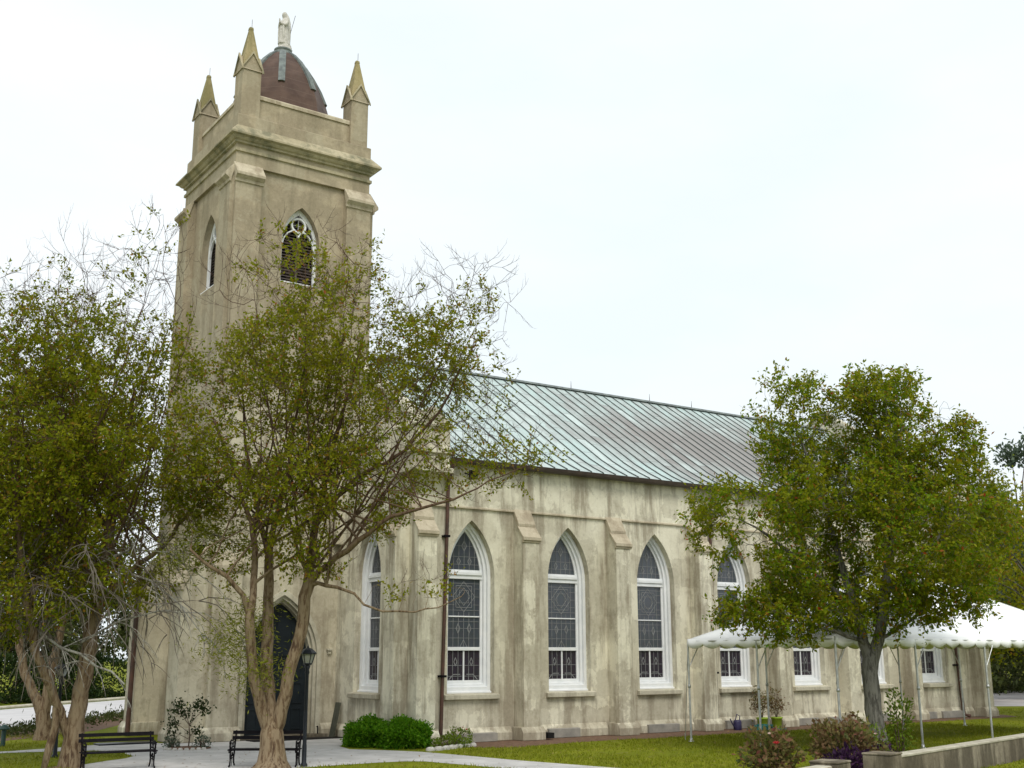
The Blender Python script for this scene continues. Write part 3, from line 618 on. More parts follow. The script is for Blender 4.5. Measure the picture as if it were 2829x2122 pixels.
def pinnacle(cx, cy):
    p = MB(); h = .36; R = 2.70
    p.box(FW, cx-h, cx+h, cy-h, cy+h, 21.8, 23.9)
    tri = [(-.40, 23.72), (.40, 23.72), (0, 24.40)]
    p.uprof(lambda u, w, z: (cx+u, cy+w, z), tri, -h-.005, h+.005); p.uprof(lambda u, w, z: (cx+w, cy+u, z), tri, -h-.005, h+.005)
    o = p.build('pinnacle', M_TW, church)
    s = MB(); s.loft([[(cx+a*r, cy+b*r, z) for a, b in ((-1, -1), (1, -1), (1, 1), (-1, 1))] for r, z in ((.345, 23.7), (.335, 23.95), (.075, 25.52), (.085, 25.54), (.07, 25.64))], 0, False)
    s.build('spire', M_SPIRE, o, .01)
    g = MB()
    for A in (lambda u, w, z: (cx+u, cy+w, z), lambda u, w, z: (cx+w, cy+u, z)):
        for s_ in (-1, 1):
            for q in (-1, 1): g.uprof(A, [(s_*.44, 23.68), (s_*.44, 23.75), (0, 24.50), (0, 24.40)], q*(h-.0), q*(h+.065))
    g.build('gablet', M_CORN, o)
    l = MB(); l.tube([(cx+.03, cy, 25.55), (cx+.03, cy, 26.0)], .009, 4); l.build('lightning_rod', M_GUT, o)
for a in (-2.22, 2.22):
    for b in (-2.22, 2.22): pinnacle(TX+a, TY+b)
# tower buttresses
def tower_buttress(F, u0, u1, low, zb=0):
    b = MB(); k = .3
    if low > .5: pts = [(-.05, zb), (low, zb), (low, 4.85), (low+.02, 4.95), (k+.12, 6.05), (k, 6.15)]
    else: pts = [(-.05, zb), (low, zb), (low, max(zb, 5.55)), (k, max(zb, 5.55)+.4)]
    b.prof(F, pts+[(k, 19.25), (.13, 19.88), (-.05, 19.88)], u0, u1); o = b.build('tower_buttress', M_TW, church, .012)
    c = MB(); c.prof(F, [(k-.02, 19.14), (k+.05, 19.16), (k+.06, 19.26), (k+.15, 19.33), (k+.21, 19.37), (k+.21, 19.47), (.135, 19.95), (.12, 19.95), (.12, 19.85), (k-.02, 19.3)], u0-.05, u1+.05)
    c2 = MB()
    if low > .5: c2.prof(F, [(low-.02, 4.76), (low+.06, 4.78), (low+.07, 4.86), (low+.14, 4.9), (low+.14, 5.02), (k+.1, 6.2), (k-.02, 6.2), (k-.02, 6.1), (low-.02, 4.9)], u0-.05, u1+.05)
    elif zb == 0: c2.prof(F, [(low-.02, 5.4), (low+.07, 5.42), (low+.08, 5.58), (k+.01, 6.05), (k-.02, 6.05), (k-.02, 5.6)], u0-.05, u1+.05)
    c2.build('weathering_cap', M_CAP, o, .01) if c2.v else None
    c.build('weathering_cap', M_CAP, o, .01)
    if zb == 0:
        p = MB(); p.prof(F, [(-.05, .012), (low+.14, .012), (low+.14, .26), (low+.012, .45), (-.05, .45)], u0-.13, u1+.13); p.build('plinth', M_ST, o, .015)
tower_buttress(FTS, -2.70, -1.72, .36); tower_buttress(FTS, 1.68, 2.68, .3, 6.5)
tower_buttress(FTW, -2.70, -1.70, 1.1); tower_buttress(FTW, 1.70, 2.70, 1.1)
tower_buttress(FTE, -2.70, -1.70, .3, 12); tower_buttress(FTE, 1.70, 2.70, .3, 12)
tower_buttress(FTN, -2.70, -1.72, .3); tower_buttress(FTN, 1.68, 2.68, .3, 6.5)
tp = MB()
tp.prof(FTS, [(-.1, .01), (.13, .01), (.13, .26), (.012, .45), (-.1, .45)], 1.43, 1.94)
tp.build('plinth', M_ST, church, .012); tp = MB(); tp.prof(FTW, [(-.1, .01), (.13, .01), (.13, .26), (.012, .45), (-.1, .45)], -1.57, 1.57); tp.build('plinth', M_ST, church, .012)
# belfry openings
def belfry(F):
    f = MB(); w0, w1 = -.34, -.24
    f.ring(F, outline(BH-.002, BZ+.01, BS, BA-.003), outline(BH-.11, BZ+.12, BS, BA-.22), w0, w1)
    cz = 18.2; n = 20; circ = lambda r: [(r*math.cos(2*math.pi*k/n), cz+r*math.sin(2*math.pi*k/n)) for k in range(n)]
    f.ring(F, circ(.31), circ(.235), w0, w1+.004)
    f.line2(F, w0+.02, (0, cz-.24), (0, cz+.24), .012, .04); f.line2(F, w0+.02, (-.24, cz), (.24, cz), .012, .04)
    for s in (-1, 1):                                                     # tracery: two pointed lights under the circle
        pts = [(s*.63, 17.35), (s*.57, 17.62), (s*.42, 17.85), (s*.22, 17.98), (s*.05, 17.86), (0, 17.72)]
        for a, b in zip(pts[:-1], pts[1:]): f.line2(F, w0+.01, a, b, .048, .085)
    f.prof(F, [(-.34, BZ), (-.02, BZ), (-.02, BZ+.05), (-.34, BZ+.1)], -BH+.003, BH-.003)
    o = f.build('belfry_opening', M_WHITE, church, .006)
    l = MB(); z = BZ+.15
    while z < BA-.25:
        h = .62
        while h > .06 and arch_top(h, BH-.1, BS, BA-.2) < z+.06: h -= .02
        l.prof(F, [(-.50, z+.05), (-.36, z-.035), (-.355, z-.015), (-.495, z+.07)], -h, h); z += .115
    l.build('louvers', M_LOUV, o)
    d = MB(); d.uprof(F, outline(BH-.02, BZ, BS, BA-.02), -.62, -.58); d.build('dark_backing', M_BLK, o)
    m = MB(); m.box(F, -.035, .035, -.37, -.33, BZ+.1, 17.75); m.build('mullion', M_LOUV, o)
belfry(FTS); belfry(FTW)
# side door
D0 = -.06
dm = MB(); ol = lambda hw, za: outline(hw, 0.012, 2.55, za, D0)
dm.ring(FTS, ol(1.459, 4.895), ol(1.30, 4.70), -.12, .05); dm.ring(FTS, ol(1.31, 4.71), ol(1.20, 4.58), -.30, -.06); dm.ring(FTS, ol(1.21, 4.59), ol(1.12, 4.48), -.5, -.2)
ds = dm.build('door_surround', M_SILL, church, .012)
dd = MB(); dd.uprof(FTS, outline(1.18, .03, 2.55, 4.55, D0), -.52, -.44)
for s in (-1, 1):
    for z0, z1 in ((.25, .95), (1.1, 1.8), (1.95, 2.6)):
        for a, b in ((.12, .5), (.6, .98)): dd.ring(FTS, [(D0+s*a, z0), (D0+s*b, z0), (D0+s*b, z1), (D0+s*a, z1)], [(D0+s*(a+.05), z0+.05), (D0+s*(b-.05), z0+.05), (D0+s*(b-.05), z1-.05), (D0+s*(a+.05), z1-.05)], -.45, -.415)
dd.box(FTS, D0-1.1, D0+1.1, -.45, -.40, 2.66, 2.8); dd.box(FTS, D0-.03, D0+.03, -.45, -.405, .1, 2.66)
for s, z1 in ((-.55, 3.7), (0, 4.2), (.55, 3.7)): dd.box(FTS, D0+s-.03, D0+s+.03, -.45, -.41, 2.8, z1)
door = dd.build('door', M_DOOR, church, .006)
hb = MB(); hb.tube([tuple(FTS(D0+.1, -.38, 1.0)), tuple(FTS(D0+.1, -.38, 1.2))], .02, 6); hb.build('handle', M_IRON, door)
st = MB(); st.box(FTS, D0-1.6, D0+1.7, -.2, .42, .008, .12); st.build('doorstep', M_CONC, church, .01)
dbx = MB(); dbx.box(FTS, 1.58, 1.78, -.01, .12, 2.85, 2.93); dbx.box(FTS, 1.62, 1.74, -.01, .08, 2.74, 2.85); dbx.build('bell_box', M_SILL, church, .01)
wl = MB(); F = FTS
wl.box(FTW, -2.65, -2.42, .3, .62, 5.9, 6.25); wl.tube([tuple(FTW(-2.5, .28, 6.1)), tuple(FTW(-2.5, .45, 6.1))], .03, 6); wl.build('wall_lamp', M_IRON, church, .02)
# dome
DP = [(2.0, 22.3), (1.97, 22.9), (1.93, 23.2), (1.84, 23.7), (1.69, 24.2), (1.47, 24.75), (1.2, 25.25), (.90, 25.7), (.62, 26.02), (.36, 26.24)]
dm = MB(); oct_ = lambda r, z, o=math.pi/8: [(TX+r*math.cos(math.pi/4*k+o), TY+r*math.sin(math.pi/4*k+o), z) for k in range(8)]
dm.loft([oct_(2.12, 22.28), oct_(2.12, 22.95), oct_(2.0, 23.02)], 0, False); DP = [(r*1.045, z) for r, z in DP]; dm.loft([oct_(r, z) for r, z in DP], 0, False)
dome = dm.build('dome', M_DOME, church)
for k in range(8):
    a = math.pi/4*k+math.pi/8; rb = MB(); dr = Vector((math.cos(a), math.sin(a), 0)); tg = Vector((-dr.y, dr.x, 0)); R = []
    for r, z in DP[4:]:
        wd = .13 if r > .5 else .11
        c = Vector((TX, TY, z)); R.append([c+dr*(r-.1)-tg*wd, c+dr*(r+.035)-tg*wd, c+dr*(r+.075), c+dr*(r+.035)+tg*wd, c+dr*(r-.1)+tg*wd])
    rb.loft(R, 0, False)
    rb.build('rib', M_RIB, dome)
cpn = MB(); cpn.lathe((TX, TY, 0), [(.45, 26.12), (.46, 26.2), (.36, 26.26), (.33, 26.36), (.36, 26.38), (.36, 26.44), (.2, 26.45)], 16); cpn.build('dome_cap', M_RIB, dome)

# ---------------------------------------------------------------- statue on the dome
def statue():
    z0 = 26.45; s = MB(); f = Vector((-.80, -.25, 0)).normalized(); r_ = Vector((-f.y, f.x, 0)); base = Vector((TX, TY, z0))
    P = lambda a, b, z: base+f*a+r_*b+Vector((0, 0, z))
    N = 28; rnd = random.Random(3)
    def sec(cf, a, b, z, fold=0, ph=0): return [P(cf+a*math.cos(t)*(1+fold*math.sin(7*t+ph)), b*math.sin(t)*(1+fold*math.sin(9*t+ph*1.7)), z) for t in (2*math.pi*k/N for k in range(N))]
    rock = [sec(-.06, .30, .28, 0, .08), sec(-.08, .31, .27, .1, .12, 1), sec(-.08, .24, .24, .2, .14, 2), sec(-.05, .25, .24, .26, .1, 3)]
    s.loft(rock, 0, True)
    body = [(-.03, .25, .23, .26, .06), (-.02, .235, .22, .38, .07), (0, .20, .19, .55, .08), (.01, .185, .18, .75, .08), (.01, .175, .18, .95, .07), (.0, .165, .185, 1.1, .05), (-.01, .16, .19, 1.22, .03),
            (-.02, .14, .185, 1.32, .02), (-.02, .10, .13, 1.39, .0), (-.01, .075, .085, 1.43, 0), (.01, .085, .085, 1.48, 0), (.015, .10, .09, 1.55, 0), (.01, .10, .088, 1.62, 0), (-.005, .075, .07, 1.68, 0), (-.01, .03, .03, 1.715, 0)]
    s.loft([sec(c, a, b, z, fo, i*.35) for i, (c, a, b, z, fo) in enumerate(body)], 0, True)
    for sg in (-1, 1):                                                   # sleeves bent up to joined hands
        s.tube([P(-.02, sg*.17, 1.3), P(.03, sg*.2, 1.12), P(.09, sg*.16, 1.03), P(.19, sg*.06, 1.12), P(.225, sg*.025, 1.19)], [.07, .075, .08, .05, .03], 10)
        s.tube([P(.21, sg*.018, 1.17), P(.245, sg*.016, 1.25), P(.255, sg*.012, 1.33)], [.028, .024, .010], 8)
        s.tube([P(.13, sg*.12, 1.05), P(.14, sg*.14, .8), P(.13, sg*.15, .5), P(.12, sg*.13, .3)], [.05, .045, .04, .03], 8)     # mantle falling from the arm
    s.tube([P(.10, 0, 1.565), P(.125, 0, 1.55), P(.10, 0, 1.53)], [.012, .016, .012], 6)                                            # nose
    s.tube([P(-.08, 0, 1.66), P(-.13, 0, 1.5), P(-.17, 0, 1.25), P(-.19, 0, .9), P(-.20, 0, .5), P(-.22, 0, .3)], [.05, .10, .13, .13, .12, .1], 10)   # veil down the back
    tag(s.build('statue', M_STATUE, None, 0, (TX, TY, z0)), 'weathered white statue of a robed figure with joined hands on top of the dome', 'statue')
    l = MB(); l.tube([(TX+.22, TY+.05, 26.4), (TX+.25, TY-.02, 27.2), (TX+.42, TY-.1, 28.1)], .010, 5); l.build('lightning_rod', M_GUT, dome)
statue()

# ---------------------------------------------------------------- trees
def skeleton(chains, step=.28, wob=.02, rng=None):
    P, par, rad = [], [], []
    for ch in chains:
        ch = np.array(ch, float); pts = [ch[0]]
        for a, b in zip(ch[:-1], ch[1:]):
            n = max(1, int(np.linalg.norm(b[:3]-a[:3])/step))
            for k in range(1, n+1):
                q = a+(b-a)*k/n; 
                if k < n: q = q+np.append(rng.normal(0, wob, 3), 0)
                pts.append(q)
        prev = -1
        if P:
            d = np.linalg.norm(np.array(P)-pts[0][:3], axis=1); prev = int(d.argmin()); pts = pts[1:] if d.min() < .25 else pts
        for q in pts:
            P.append(q[:3]); par.append(prev); rad.append(q[3]); prev = len(P)-1
    return P, par, rad
def colonize(P, par, A, rng, step=.28, infl=3.0, kill=.38, iters=90, bias=(0, 0, .25), jit=.25, zmin=0):
    P = [np.array(p) for p in P]; par = list(par); A = np.array(A); n = len(A)
    best = np.full(n, 1e9); bi = np.zeros(n, int); alive = np.ones(n, bool)
    cand = [i for i in range(len(P)) if P[i][2] > zmin]; bias = np.array(bias)
    def upd(idx):
        Q = np.array([P[i] for i in idx]); d = np.linalg.norm(A[:, None]-Q[None], axis=2); j = d.argmin(1); m = d[np.arange(n), j]
        c = m < best; best[c] = m[c]; bi[c] = np.array(idx)[j[c]]
    upd(cand)
    for it in range(iters):
        sel = np.where(alive & (best < infl+(6 if it < 6 else 0)))[0]
        if not len(sel): break
        D = {}
        for a in sel: D.setdefault(bi[a], []).append(a)
        new = []
        for i, l in D.items():
            v = (A[l]-P[i]); v = unit(v).sum(0); v = v/max(np.linalg.norm(v), 1e-6)+bias+rng.normal(0, jit, 3); v /= max(np.linalg.norm(v), 1e-6)
            q = P[i]+v*step*rng.uniform(.8, 1.2)
            P.append(q); par.append(i); new.append(len(P)-1)
        upd(new); alive &= best > kill
        if it > 25: 
            # attractors that no longer get nearer are dropped
            stuck = best[sel] >= getattr(colonize, 'last', best)[sel]-1e-6 if hasattr(colonize, 'last') and len(colonize.last) == n else None
            if stuck is not None: alive[sel[stuck]] &= rng.random(stuck.sum()) > .5
        colonize.last = best.copy()
    return P, par
def tree_mesh(P, par, rad, tip=.0045, power=2.35, cap=None):
    n = len(P); ch = [[] for _ in range(n)]
    for i, p in enumerate(par):
        if p >= 0: ch[p].append(i)
    r = np.zeros(n)
    for i in range(n-1, -1, -1):
        r[i] = max(tip, sum(r[c]**power for c in ch[i])**(1/power) if ch[i] else tip)
        if i < len(rad): r[i] = max(rad[i], min(r[i], rad[i]*1.3))
    mb = MB(); starts = [(i, None) for i, p in enumerate(par) if p < 0]; done = 0
    while starts:
        i, frm = starts.pop(); pts, rr = ([P[frm]], [min(r[frm], r[i]*1.25)]) if frm is not None else ([], [])
        while True:
            pts.append(P[i]); rr.append(r[i])
            if not ch[i]: break
            c = sorted(ch[i], key=lambda k: -r[k]); starts += [(k, i) for k in c[1:]]; i = c[0]
        if len(pts) > 1:
            m = max(rr); mb.tube(pts, rr, 12 if m > .08 else (6 if m > .02 else 3))
    return mb, r, ch
def sprays(P, par, r, rng, thr, nspray, slen, nleaf, lsize, keep=1.0, bare=None, twig=.0035, up=.35, clump=None):
    """thin twigs with leaves along them, on every thin branch node"""
    P = np.array(P); par = np.array(par); ids = np.where((r < thr) & (par >= 0))[0]
    if bare is not None: ids = ids[~bare(P[ids], rng)]
    if clump:
        Q = P[ids]; f = clump[1]
        q = np.sin(Q[:, 0]*f+1.3*np.sin(Q[:, 2]*f*.8)+clump[2])+np.sin(Q[:, 1]*f*1.1+1.1*np.sin(Q[:, 0]*f*.9+2))+np.sin(Q[:, 2]*f*1.2+1.2*np.sin(Q[:, 1]*f))
        ids = ids[rng.random(len(ids)) < np.clip(clump[0]+q*.62, .03, 1)]
    ids = np.repeat(ids, nspray); ids = ids[rng.random(len(ids)) < keep]
    d0 = unit(P[ids]-P[par[ids]]); d = unit(d0*.7+rng.normal(0, .75, d0.shape)+np.array([0, 0, up])); L = rng.uniform(.5, 1.2, len(ids))*slen
    b = P[ids]+rng.normal(0, .03, d.shape); e = b+d*L[:, None]
    s = unit(np.cross(d, rng.normal(size=d.shape)))*twig; TW = np.stack([b-s, b+s, e+s*.4, e-s*.4], 1)
    k = rng.uniform(.15, 1.05, (len(ids), nleaf)); B = (b[:, None]+d[:, None]*(k*L[:, None])[..., None]).reshape(-1, 3)
    D = unit(np.repeat(d, nleaf, 0)*.5+rng.normal(0, .7, (len(B), 3))+np.array([0, 0, -.15])); 
    B = B+rng.normal(0, .03, B.shape)
    sz = rng.uniform(.6, 1.25, len(B))*lsize
    return TW, leaf_quads(B, D, sz, rng)
def blob(rng, n, c, rad, hollow=.0, across=None):
    """points in an ellipsoid whose first axis follows the picture's right"""
    n = int(n*2.3)
    v = unit(rng.normal(size=(n, 3)))*(rng.uniform(hollow**3, 1, (n, 1))**(1/3))
    v = v*np.array(rad); a = np.array([.823, -.568, 0]); f = np.array([.568, .823, 0]); 
    return np.array(c)+v[:, :1]*a+v[:, 1:2]*f+v[:, 2:]*np.array([0, 0, 1.])
AX = np.array([.823, -.568, 0]); AF = np.array([.568, .823, 0])
def at(b, t, dd, z): return np.array([b[0], b[1], 0])+AX*t+AF*dd+np.array([0, 0, z])
def finish_tree(name, label, cat, loc, P, par, rad, rng, bark_m, leaf_m, sp, group=None, tip=.0045, whips=None):
    root = empty(name, loc, label, cat, group)
    mb, r, ch = tree_mesh(P, par, rad, tip); 
    tk = mb.build('trunk', bark_m, root)
    if whips:
        Pn = np.array(P); tips = [i for i in range(len(P)) if not ch[i] and whips(Pn[i]) > rng.random()]; wm = MB()
        for i in tips:
            for _ in range(2):
                v = unit(Pn[i]-Pn[par[i]]+rng.normal(0, .25, 3)*np.linalg.norm(Pn[i]-Pn[par[i]])*2); a = [Pn[i]]; L = rng.uniform(.35, 1.0)
                for k in range(4): v = unit(v+rng.normal(0, .13, 3)+np.array([0, 0, .12])); a.append(a[-1]+v*L/4)
                wm.tube(a, [.0065, .0055, .0045, .0035, .002], 3)
                for k in (1, 2, 3):
                    v2 = unit(v+rng.normal(0, .5, 3)); wm.tube([a[k], a[k]+v2*L*.18, a[k]+unit(v2+np.array([0, 0, .4]))*L*.36], [.004, .003, .0015], 3)
        if wm.v: wm.build('bare_twigs', M_TWG if bark_m is M_BKM else bark_m, root)
    TW, LF = sprays(P, par, r, rng, **sp)
    quads('twigs', TW, M_TWG if bark_m is M_BKM else bark_m, root); quads('crown', LF, leaf_m, root)
    return root
# main crepe myrtle in front of the tower
rng = np.random.default_rng(5); B1 = (.62, -5.01)
ch = [[(.6, -5.0, -.05, .58), (.61, -5.0, .07, .46), (.61, -5.0, .2, .36), (.60, -5.0, .5, .30), (.58, -4.98, .85, .28)],
      [(.53, -4.95, .8, .17), (.3, -4.97, 1.4, .15), (.06, -4.99, 2.09, .135), (-.08, -5.02, 2.9, .125), (-.17, -5.07, 3.6, .115)],
      [(-.17, -5.07, 3.6, .08), (-.35, -5.05, 4.1, .065), (-.78, -5.02, 4.54, .055), (-1.24, -4.94, 4.79, .04), (-1.67, -4.89, 5.15, .03)],
      [(-.17, -5.07, 3.6, .09), (-.05, -4.95, 4.1, .08), (.05, -4.7, 4.7, .075), (.11, -4.54, 5.3, .07), (.07, -4.27, 6.0, .06), (-.3, -4.0, 7.2, .045), (-.8, -3.6, 8.6, .03)],
      [(.55, -4.93, .85, .18), (.54, -4.8, 1.6, .165), (.53, -4.6, 2.5, .155), (.57, -4.45, 3.4, .145), (.58, -4.38, 4.1, .13), (.6, -4.27, 5.2, .11)],
      [(.6, -4.27, 5.2, .075), (.5, -3.9, 5.9, .065), (.35, -3.5, 7.0, .05), (.2, -3.2, 8.4, .035), (.1, -3.0, 10, .022)],
      [(.6, -4.27, 5.2, .08), (.57, -4.61, 6.0, .07), (.7, -4.9, 7.0, .055), (.75, -5.1, 8.4, .04), (1.0, -5.2, 10.2, .025)],
      [(.65, -5.05, .8, .18), (.74, -5.1, 1.4, .165), (.86, -5.16, 2.2, .15), (1.12, -5.23, 3.21, .14), (1.24, -5.32, 4.37, .13), (1.30, -5.28, 5.1, .11), (1.47, -5.23, 6.2, .085), (1.7, -5.3, 7.6, .06), (2.0, -5.6, 9.2, .04), (2.3, -5.8, 10.8, .025)],
      [(1.27, -5.33, 4.5, .085), (1.6, -6.05, 5.03, .075), (1.93, -6.64, 5.43, .065), (2.36, -7.43, 5.95, .046), (2.84, -8.12, 6.12, .035), (3.36, -8.72, 6.3, .025), (4.2, -9.0, 6.8, .015), (5.1, -9.3, 7.2, .008)],
      [(1.25, -5.32, 4.45, .05), (1.65, -6.08, 4.3, .042), (1.96, -6.42, 4.14, .036), (2.11, -6.64, 3.87, .03), (2.44, -7.0, 3.7, .026), (3.02, -7.52, 3.68, .02), (3.43, -7.93, 3.78, .015), (3.85, -8.33, 4.04, .01)],
      [(1.45, -5.23, 6.0, .06), (2.1, -5.9, 7.0, .05), (3.17, -6.77, 7.8, .04), (3.93, -7.3, 9.0, .03), (4.5, -7.7, 10.4, .018)]]
def fan(ch, base, n, t0, t1, d, z0, z1, rng, zs=(4.3, 7.0)):               # long ascending limbs that fan out through the crown
    nodes = [np.array(p) for c in ch for a, b in zip(c[:-1], c[1:]) for f in (.0, .35, .7) for p in [tuple(np.array(a)+(np.array(b)-np.array(a))*f)] if zs[0] < p[2] < zs[1]]
    for _ in range(n):
        a = nodes[rng.integers(len(nodes))]; t = rng.uniform(t0, t1); e = at(base, t, rng.uniform(-d, d), rng.uniform(z0, z1)-.16*abs(t-(t0+t1)/2)**1.6)
        if e[2] < a[2]+1: continue
        m = a[:3]+(e-a[:3])*np.array([.58, .58, .38])+rng.normal(0, .15, 3); r0 = min(a[3]*.5, rng.uniform(.026, .05)); P_ = []
        for k in range(9):
            f = k/8; q = a[:3]*(1-f)**2+2*m*f*(1-f)+e*f*f; P_.append((*q, r0*(1-f)+.006*f))
        ch.append(P_)
fan(ch, B1, 46, -2.3, 4.9, 2.0, 8.5, 12.8, rng)
P, par, rad = skeleton(ch, rng=rng)
A = np.concatenate([blob(rng, 900, at(B1, .7, 0, 7.6), (3.1, 2.6, 2.6)), blob(rng, 800, at(B1, 1.2, .2, 9.6), (3.6, 2.8, 2.6)), blob(rng, 260, at(B1, 3.7, -.3, 9.2), (2.2, 2.0, 2.8)),
                    blob(rng, 170, at(B1, .2, 0, 12.2), (2.4, 2, 1.7)), blob(rng, 70, at(B1, 4.4, -.3, 11.6), (1.5, 1.2, 1.3)), blob(rng, 110, at(B1, 5.0, -.5, 7.4), (1.9, 1.2, .8)),
                    blob(rng, 420, at(B1, -1.5, 0, 7.6), (1.7, 1.8, 2.4)), blob(rng, 60, at(B1, -1.4, 0, 5.2), (.9, .8, .8)), blob(rng, 40, at(B1, 3.6, -.5, 4.2), (1.3, .5, .5)), blob(rng, 50, at(B1, .9, -.3, 5.0), (1.2, 1, .7))])
P, par = colonize(P, par, A, rng, step=.27, kill=0.288, bias=(0, 0, .32), zmin=3.3)
def bare1(Q, rng): 
    t = (Q-np.array([B1[0], B1[1], 0]))@AX
    pr = np.clip((Q[:, 2]-11.0)/2.2, 0, .8)+np.clip((t-3.2)/3.2, 0, .7)*.8
    return rng.random(len(Q)) < pr
finish_tree('crepe_myrtle', 'multi-stemmed crepe myrtle with peeling tan bark in front of the tower door', 'tree', (.62, -5.01, 0), P, par, rad, rng, M_BKM, M_LFM,
            dict(thr=.0125, nspray=5, slen=.45, nleaf=7, lsize=.105, keep=.95, bare=bare1, clump=(.66, 1.7, 0)), whips=lambda p: .85 if p[2] > 11.2 else .12+.5*max(0, min(1, ((p-np.array([B1[0], B1[1], 0]))@AX-2.6)/2.5)))
print('myrtle nodes', len(P))
# the crepe myrtles at the left edge
rng = np.random.default_rng(8); B2 = (-3.16, -1.53)
ch = [[(-3.17, -1.52, -.05, .33), (-3.17, -1.52, .5, .25), (-3.14, -1.55, 1.2, .205), (-3.10, -1.57, 1.83, .195), (-3.02, -1.62, 2.62, .19), (-2.94, -1.68, 3.63, .175), (-2.85, -1.75, 4.42, .155), (-2.76, -1.8, 5.61, .14), (-2.6, -1.8, 7.5, .09), (-2.4, -1.9, 9.5, .05)],
      [(-3.22, -1.48, .6, .13), (-3.45, -1.52, 1.1, .10), (-3.7, -1.6, 1.6, .095), (-4.0, -1.69, 2.2, .09), (-4.3, -1.7, 2.8, .085), (-4.7, -1.7, 4.5, .08), (-5.0, -1.5, 6.5, .06), (-5.2, -1.2, 9, .035)],
      [(-3.82, -1.55, -.05, .11), (-3.72, -1.55, .5, .1), (-3.62, -1.56, 1.0, .09), (-3.66, -1.58, 1.45, .08)], [(-4.5, -1.7, 3.6, .06), (-4.2, -1.2, 5, .05), (-3.9, -.6, 7, .045), (-3.7, -.2, 9, .035)],
      [(-2.9, -1.7, 4.0, .09), (-2.3, -2.1, 4.7, .07), (-1.6, -2.6, 5.4, .05), (-1.0, -3.0, 6.4, .035)]]
fan(ch, B2, 30, -3.2, 2.6, 2.0, 8.5, 13.2, rng, (3.4, 6.5))
P, par, rad = skeleton(ch, rng=rng)
A = np.concatenate([blob(rng, 1000, at(B2, -.3, 0, 7.6), (3.3, 2.8, 2.7)), blob(rng, 520, at(B2, -.5, .4, 10.0), (3.2, 2.4, 1.9)), blob(rng, 170, at(B2, -.6, .6, 12.3), (2.7, 1.8, 1.4)), blob(rng, 60, at(B2, 1.2, .2, 13.0), (.9, .8, 1.9)),
                    blob(rng, 160, at(B2, 1.9, -.2, 6.2), (1.5, 1.2, 1.1)), blob(rng, 260, at(B2, -1.9, -.4, 4.3), (1.8, 1.3, 1.2)), blob(rng, 260, at(B2, .6, -.3, 4.7), (2.0, 1.2, 1.0)), blob(rng, 90, at(B2, 2.0, -.3, 4.9), (1.2, .8, .7))])
P, par = colonize(P, par, A, rng, step=.28, kill=0.304, bias=(0, 0, .3), zmin=2.6)
def bare2(Q, rng): return rng.random(len(Q)) < np.clip((Q[:, 2]-9.8)/3.2, 0, .78)
t2 = finish_tree('crepe_myrtle', 'tall crepe myrtle with a thick leaning tan trunk beside the left bench', 'tree', (-3.16, -1.53, 0), P, par, rad, rng, M_BKM, M_LFL,
                 dict(thr=.0125, nspray=5, slen=.45, nleaf=7, lsize=.115, keep=.9, bare=bare2, clump=(.56, 1.6, 1)), whips=lambda p: .8 if p[2] > 10.8 else .1)
print('t2', len(P))
# pale lichen-covered dead limbs of that tree
db = MB(); q = lambda pts, r0, r1: db.tube(pts, [r0+(r1-r0)*i/(len(pts)-1) for i in range(len(pts))], 6)
def limb(pts, r0, r1, kids, rng):
    pts = [np.array(p, float) for p in pts]; q(pts, r0, r1)
    for _ in range(kids):
        i = rng.integers(1, len(pts)); p = pts[i]; d = unit(pts[i]-pts[i-1]); L = rng.uniform(.5, 1.5); a = [p]
        v = unit(d+rng.normal(0, .5, 3))
        for k in range(5): v = unit(v+np.array([0, 0, -.22])+rng.normal(0, .12, 3)); a.append(a[-1]+v*L/5)
        if a[-1][2] < 1.3: continue
        q(a, .016, .004)
        for _2 in range(2):
            j = rng.integers(1, 5); b = [a[j]]; v2 = unit(v+rng.normal(0, .6, 3))
            for k in range(4): v2 = unit(v2+np.array([0, 0, -.2])+rng.normal(0, .12, 3)); b.append(b[-1]+v2*L*.12)
            q(b, .010, .003)
rg = np.random.default_rng(4)
limb([at(B2, -1.6, -.6, 4.0), at(B2, -1.25, -.7, 3.45), at(B2, -.8, -.75, 3.25), at(B2, -.2, -.72, 2.85), at(B2, .25, -.7, 2.72), at(B2, .7, -.8, 2.42), at(B2, 1.1, -.85, 2.3), at(B2, 1.45, -.9, 2.0)], .05, .022, 18, rg)
limb([at(B2, .45, -.1, 4.6), at(B2, 1.0, -.3, 4.75), at(B2, 1.8, -.5, 4.5), at(B2, 2.6, -.6, 3.9), at(B2, 3.2, -.7, 3.2)], .045, .012, 14, rg)
limb([at(B2, .45, -.2, 5.0), at(B2, 1.2, -.4, 5.3), at(B2, 2.2, -.6, 5.2), at(B2, 3.1, -.7, 4.6)], .035, .010, 10, rg)
limb([at(B2, .1, -.3, 3.0), at(B2, 1.0, -.4, 3.5), at(B2, 2.0, -.5, 3.75), at(B2, 3.2, -.6, 3.7), at(B2, 4.0, -.6, 3.3)], .03, .008, 9, rg)
limb([at(B2, -2.6, -.5, 6.2), at(B2, -2.3, -.7, 5.2), at(B2, -1.9, -.8, 4.5), at(B2, -1.6, -.7, 3.9)], .04, .02, 14, rg)
limb([at(B2, .5, -.4, 6.6), at(B2, 1.6, -.7, 7.3), at(B2, 2.8, -.9, 8.1), at(B2, 3.6, -1.0, 8.5)], .022, .006, 5, rg)
db.build('dead_branch', M_BKP, t2); db = MB()
